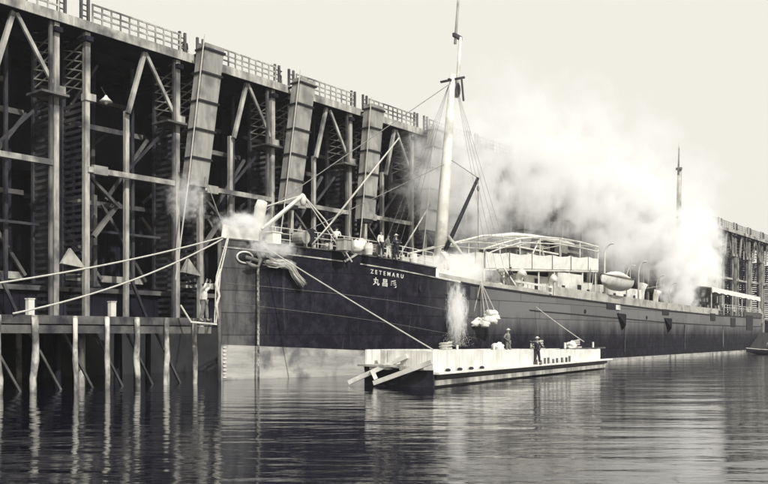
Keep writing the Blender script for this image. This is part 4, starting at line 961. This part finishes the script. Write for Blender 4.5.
# ------------------------------------------------------------------ steam
def steam(lab, c, rad, dens, rz=0, nscale=1.4, thr=.43, col=(1, 1, .995), seed=0, edge=.75, vs_=1.0):
    m = bpy.data.materials.new('steam'); m.use_nodes = True; t = m.node_tree; t.nodes.clear()
    o_ = t.nodes.new('ShaderNodeOutputMaterial'); v = t.nodes.new('ShaderNodeVolumePrincipled'); v.inputs['Color'].default_value = (*col, 1); v.inputs['Anisotropy'].default_value = -0.25
    tc = t.nodes.new('ShaderNodeTexCoord'); ln = t.nodes.new('ShaderNodeVectorMath'); ln.operation = 'LENGTH'; t.links.new(tc.outputs['Object'], ln.inputs[0])
    mp = t.nodes.new('ShaderNodeMapping'); mp.inputs['Location'].default_value = (seed * 3.7, seed * 1.3, 0)
    mp.inputs['Scale'].default_value = tuple(r_ / max(rad) * 2 * (vs_ if i_ == 2 else 1) for i_, r_ in enumerate(rad)); t.links.new(tc.outputs['Object'], mp.inputs[0])
    n = t.nodes.new('ShaderNodeTexNoise'); n.inputs['Scale'].default_value = nscale; n.inputs['Detail'].default_value = 6; n.inputs['Roughness'].default_value = .62; n.inputs['Distortion'].default_value = .35; t.links.new(mp.outputs[0], n.inputs['Vector'])
    ad = t.nodes.new('ShaderNodeMath'); ad.operation = 'MULTIPLY_ADD'; ad.inputs[1].default_value = -1.0; ad.inputs[2].default_value = 1.0; t.links.new(ln.outputs['Value'], ad.inputs[0])   # 1-r
    s2 = t.nodes.new('ShaderNodeMath'); s2.operation = 'SUBTRACT'; s2.inputs[1].default_value = thr + .12; t.links.new(n.outputs[0], s2.inputs[0])
    s3 = t.nodes.new('ShaderNodeMath'); s3.operation = 'MULTIPLY_ADD'; s3.inputs[1].default_value = 3.0; t.links.new(s2.outputs[0], s3.inputs[0]); t.links.new(ad.outputs[0], s3.inputs[2])
    r1 = t.nodes.new('ShaderNodeMapRange'); r1.interpolation_type = 'SMOOTHSTEP'; r1.inputs[1].default_value = 0; r1.inputs[2].default_value = edge; r1.inputs[4].default_value = dens; t.links.new(s3.outputs[0], r1.inputs[0])
    r2 = t.nodes.new('ShaderNodeMapRange'); r2.interpolation_type = 'SMOOTHSTEP'; r2.inputs[1].default_value = 0; r2.inputs[2].default_value = .3; t.links.new(ad.outputs[0], r2.inputs[0])
    ml = t.nodes.new('ShaderNodeMath'); ml.operation = 'MULTIPLY'; t.links.new(r1.outputs[0], ml.inputs[0]); t.links.new(r2.outputs[0], ml.inputs[1])
    t.links.new(ml.outputs[0], v.inputs['Density']); t.links.new(v.outputs[0], o_.inputs['Volume'])
    q = MB(); q.ball((0, 0, 0), 1.0, 24, 14); M['_s'] = m; o = q.build('steam_cloud', '_s'); o.location = c; o.scale = rad; o.rotation_euler = (0, 0, rz)
    tag(o, lab, 'steam', 'steam drifting round the steamer', 'stuff'); return o
def tpos(px, y, p): s_ = ts(px, p); return T(s_, p, tz(px, y, p))
for i, (s_, p_, z_, rs, rz_, d_, lb_) in enumerate(((71, 45, 20.5, 11, 7.5, .22, 'thin white steam over the trestle edge left of the foremast'), (83, 44.6, 21, 14, 10.5, .46, 'bank of white steam hiding the trestle right behind the foremast'),
        (98, 44.6, 21, 17, 11, .55, 'bank of white steam hiding the trestle above the bridge'), (114, 44.6, 19.5, 16, 11.5, .65, 'bank of white steam hiding the trestle above the lifeboat'),
        (130, 44.6, 17, 17, 12, .65, 'bank of white steam hiding the trestle before the after mast'), (137, 44.6, 15, 8, 11, .5, 'bank of white steam hiding the trestle round the after mast'),
        (67, 44.8, 17, 10, 8, .3, 'thin ragged steam blowing across the trestle above the forecastle men'), (72, 45.2, 13, 9, 5, .2, 'thin low steam in front of the trestle left of the foremast foot'), (104, 45, 13, 14, 4.5, .2, 'thin low steam in front of the trestle behind the bridge'))):
    steam(lb_, T(s_, p_, z_), (rs, 4.4, rz_), d_, TA, seed=i + 1, nscale=2.6)
for i, (s_, z_, rs, rz_, lb_) in enumerate(((76, 27, 10, 5, 'faint wisp of steam rising above the trestle left of the foremast'), (94, 29, 14, 6, 'faint wisp of steam rising above the trestle behind the topmast'), (114, 29, 16, 7, 'faint wisp of steam rising high between the two masts'), (134, 27, 15, 7, 'faint wisp of steam rising above the after mast'))):
    steam(lb_, T(s_, 44, z_), (rs, 4.4, rz_), .15, TA, seed=i + 11, nscale=2.4, edge=.9)
steam('dense upright plume of white steam rising over the after deck', W(su(681, -3), -3, sz(686, 265, -3)), (6.2, 3.2, 8.8), 1.5, SA, seed=4, nscale=2.4, edge=.5)
steam('low white steam round the foot of the foremast', W(20.5, -3.7, 7.2), (6.6, 1.9, 1.7), 1.5, SA, seed=5, nscale=2.2)
steam('white spray cloud falling along the steamer side beside the mast', at(457, 312, hullY(457) - .3), (1.6, .6, 2.6), 7.0, SA, seed=8, nscale=7, edge=.5, vs_=.28, thr=.47)
steam('white mist round the jet of water spouting from the hull', at(286, 264, hullY(286) - .2), (1.0, .4, .35), 4.0, SA, seed=10, nscale=4, edge=.5)
steam('small white puff of steam over the steamer stem', W(2.0, -.2, 8.7), (2.8, 1.6, 1.1), 2.6, SA, seed=6, nscale=2.4)
steam('white steam clinging to the steamer side under the bow rail', W(2.4, -1.7, 7.4), (2.8, 1.0, .7), 1.5, SA, seed=9, nscale=2.6)
steam('thin steam drifting beside the trestle left of the steamer stem', W(-1.5, 1.0, 10.0), (1.7, 1.2, 1.8), .7, SA, seed=7, nscale=2.2)
# ------------------------------------------------------------------ air
hz = MB(); hz.box(-420, 620, -6, 420, -8, 60); M['_h'] = m = bpy.data.materials.new('haze'); m.use_nodes = True; t = m.node_tree; t.nodes.clear()
o_ = t.nodes.new('ShaderNodeOutputMaterial'); v = t.nodes.new('ShaderNodeVolumePrincipled'); v.inputs['Color'].default_value = (.97, .96, 1, 1); v.inputs['Density'].default_value = .00025
t.links.new(v.outputs[0], o_.inputs['Volume']); o = hz.build('haze', '_h'); tag(o, 'thin pale sea haze over the whole harbour', 'haze', None, 'stuff')
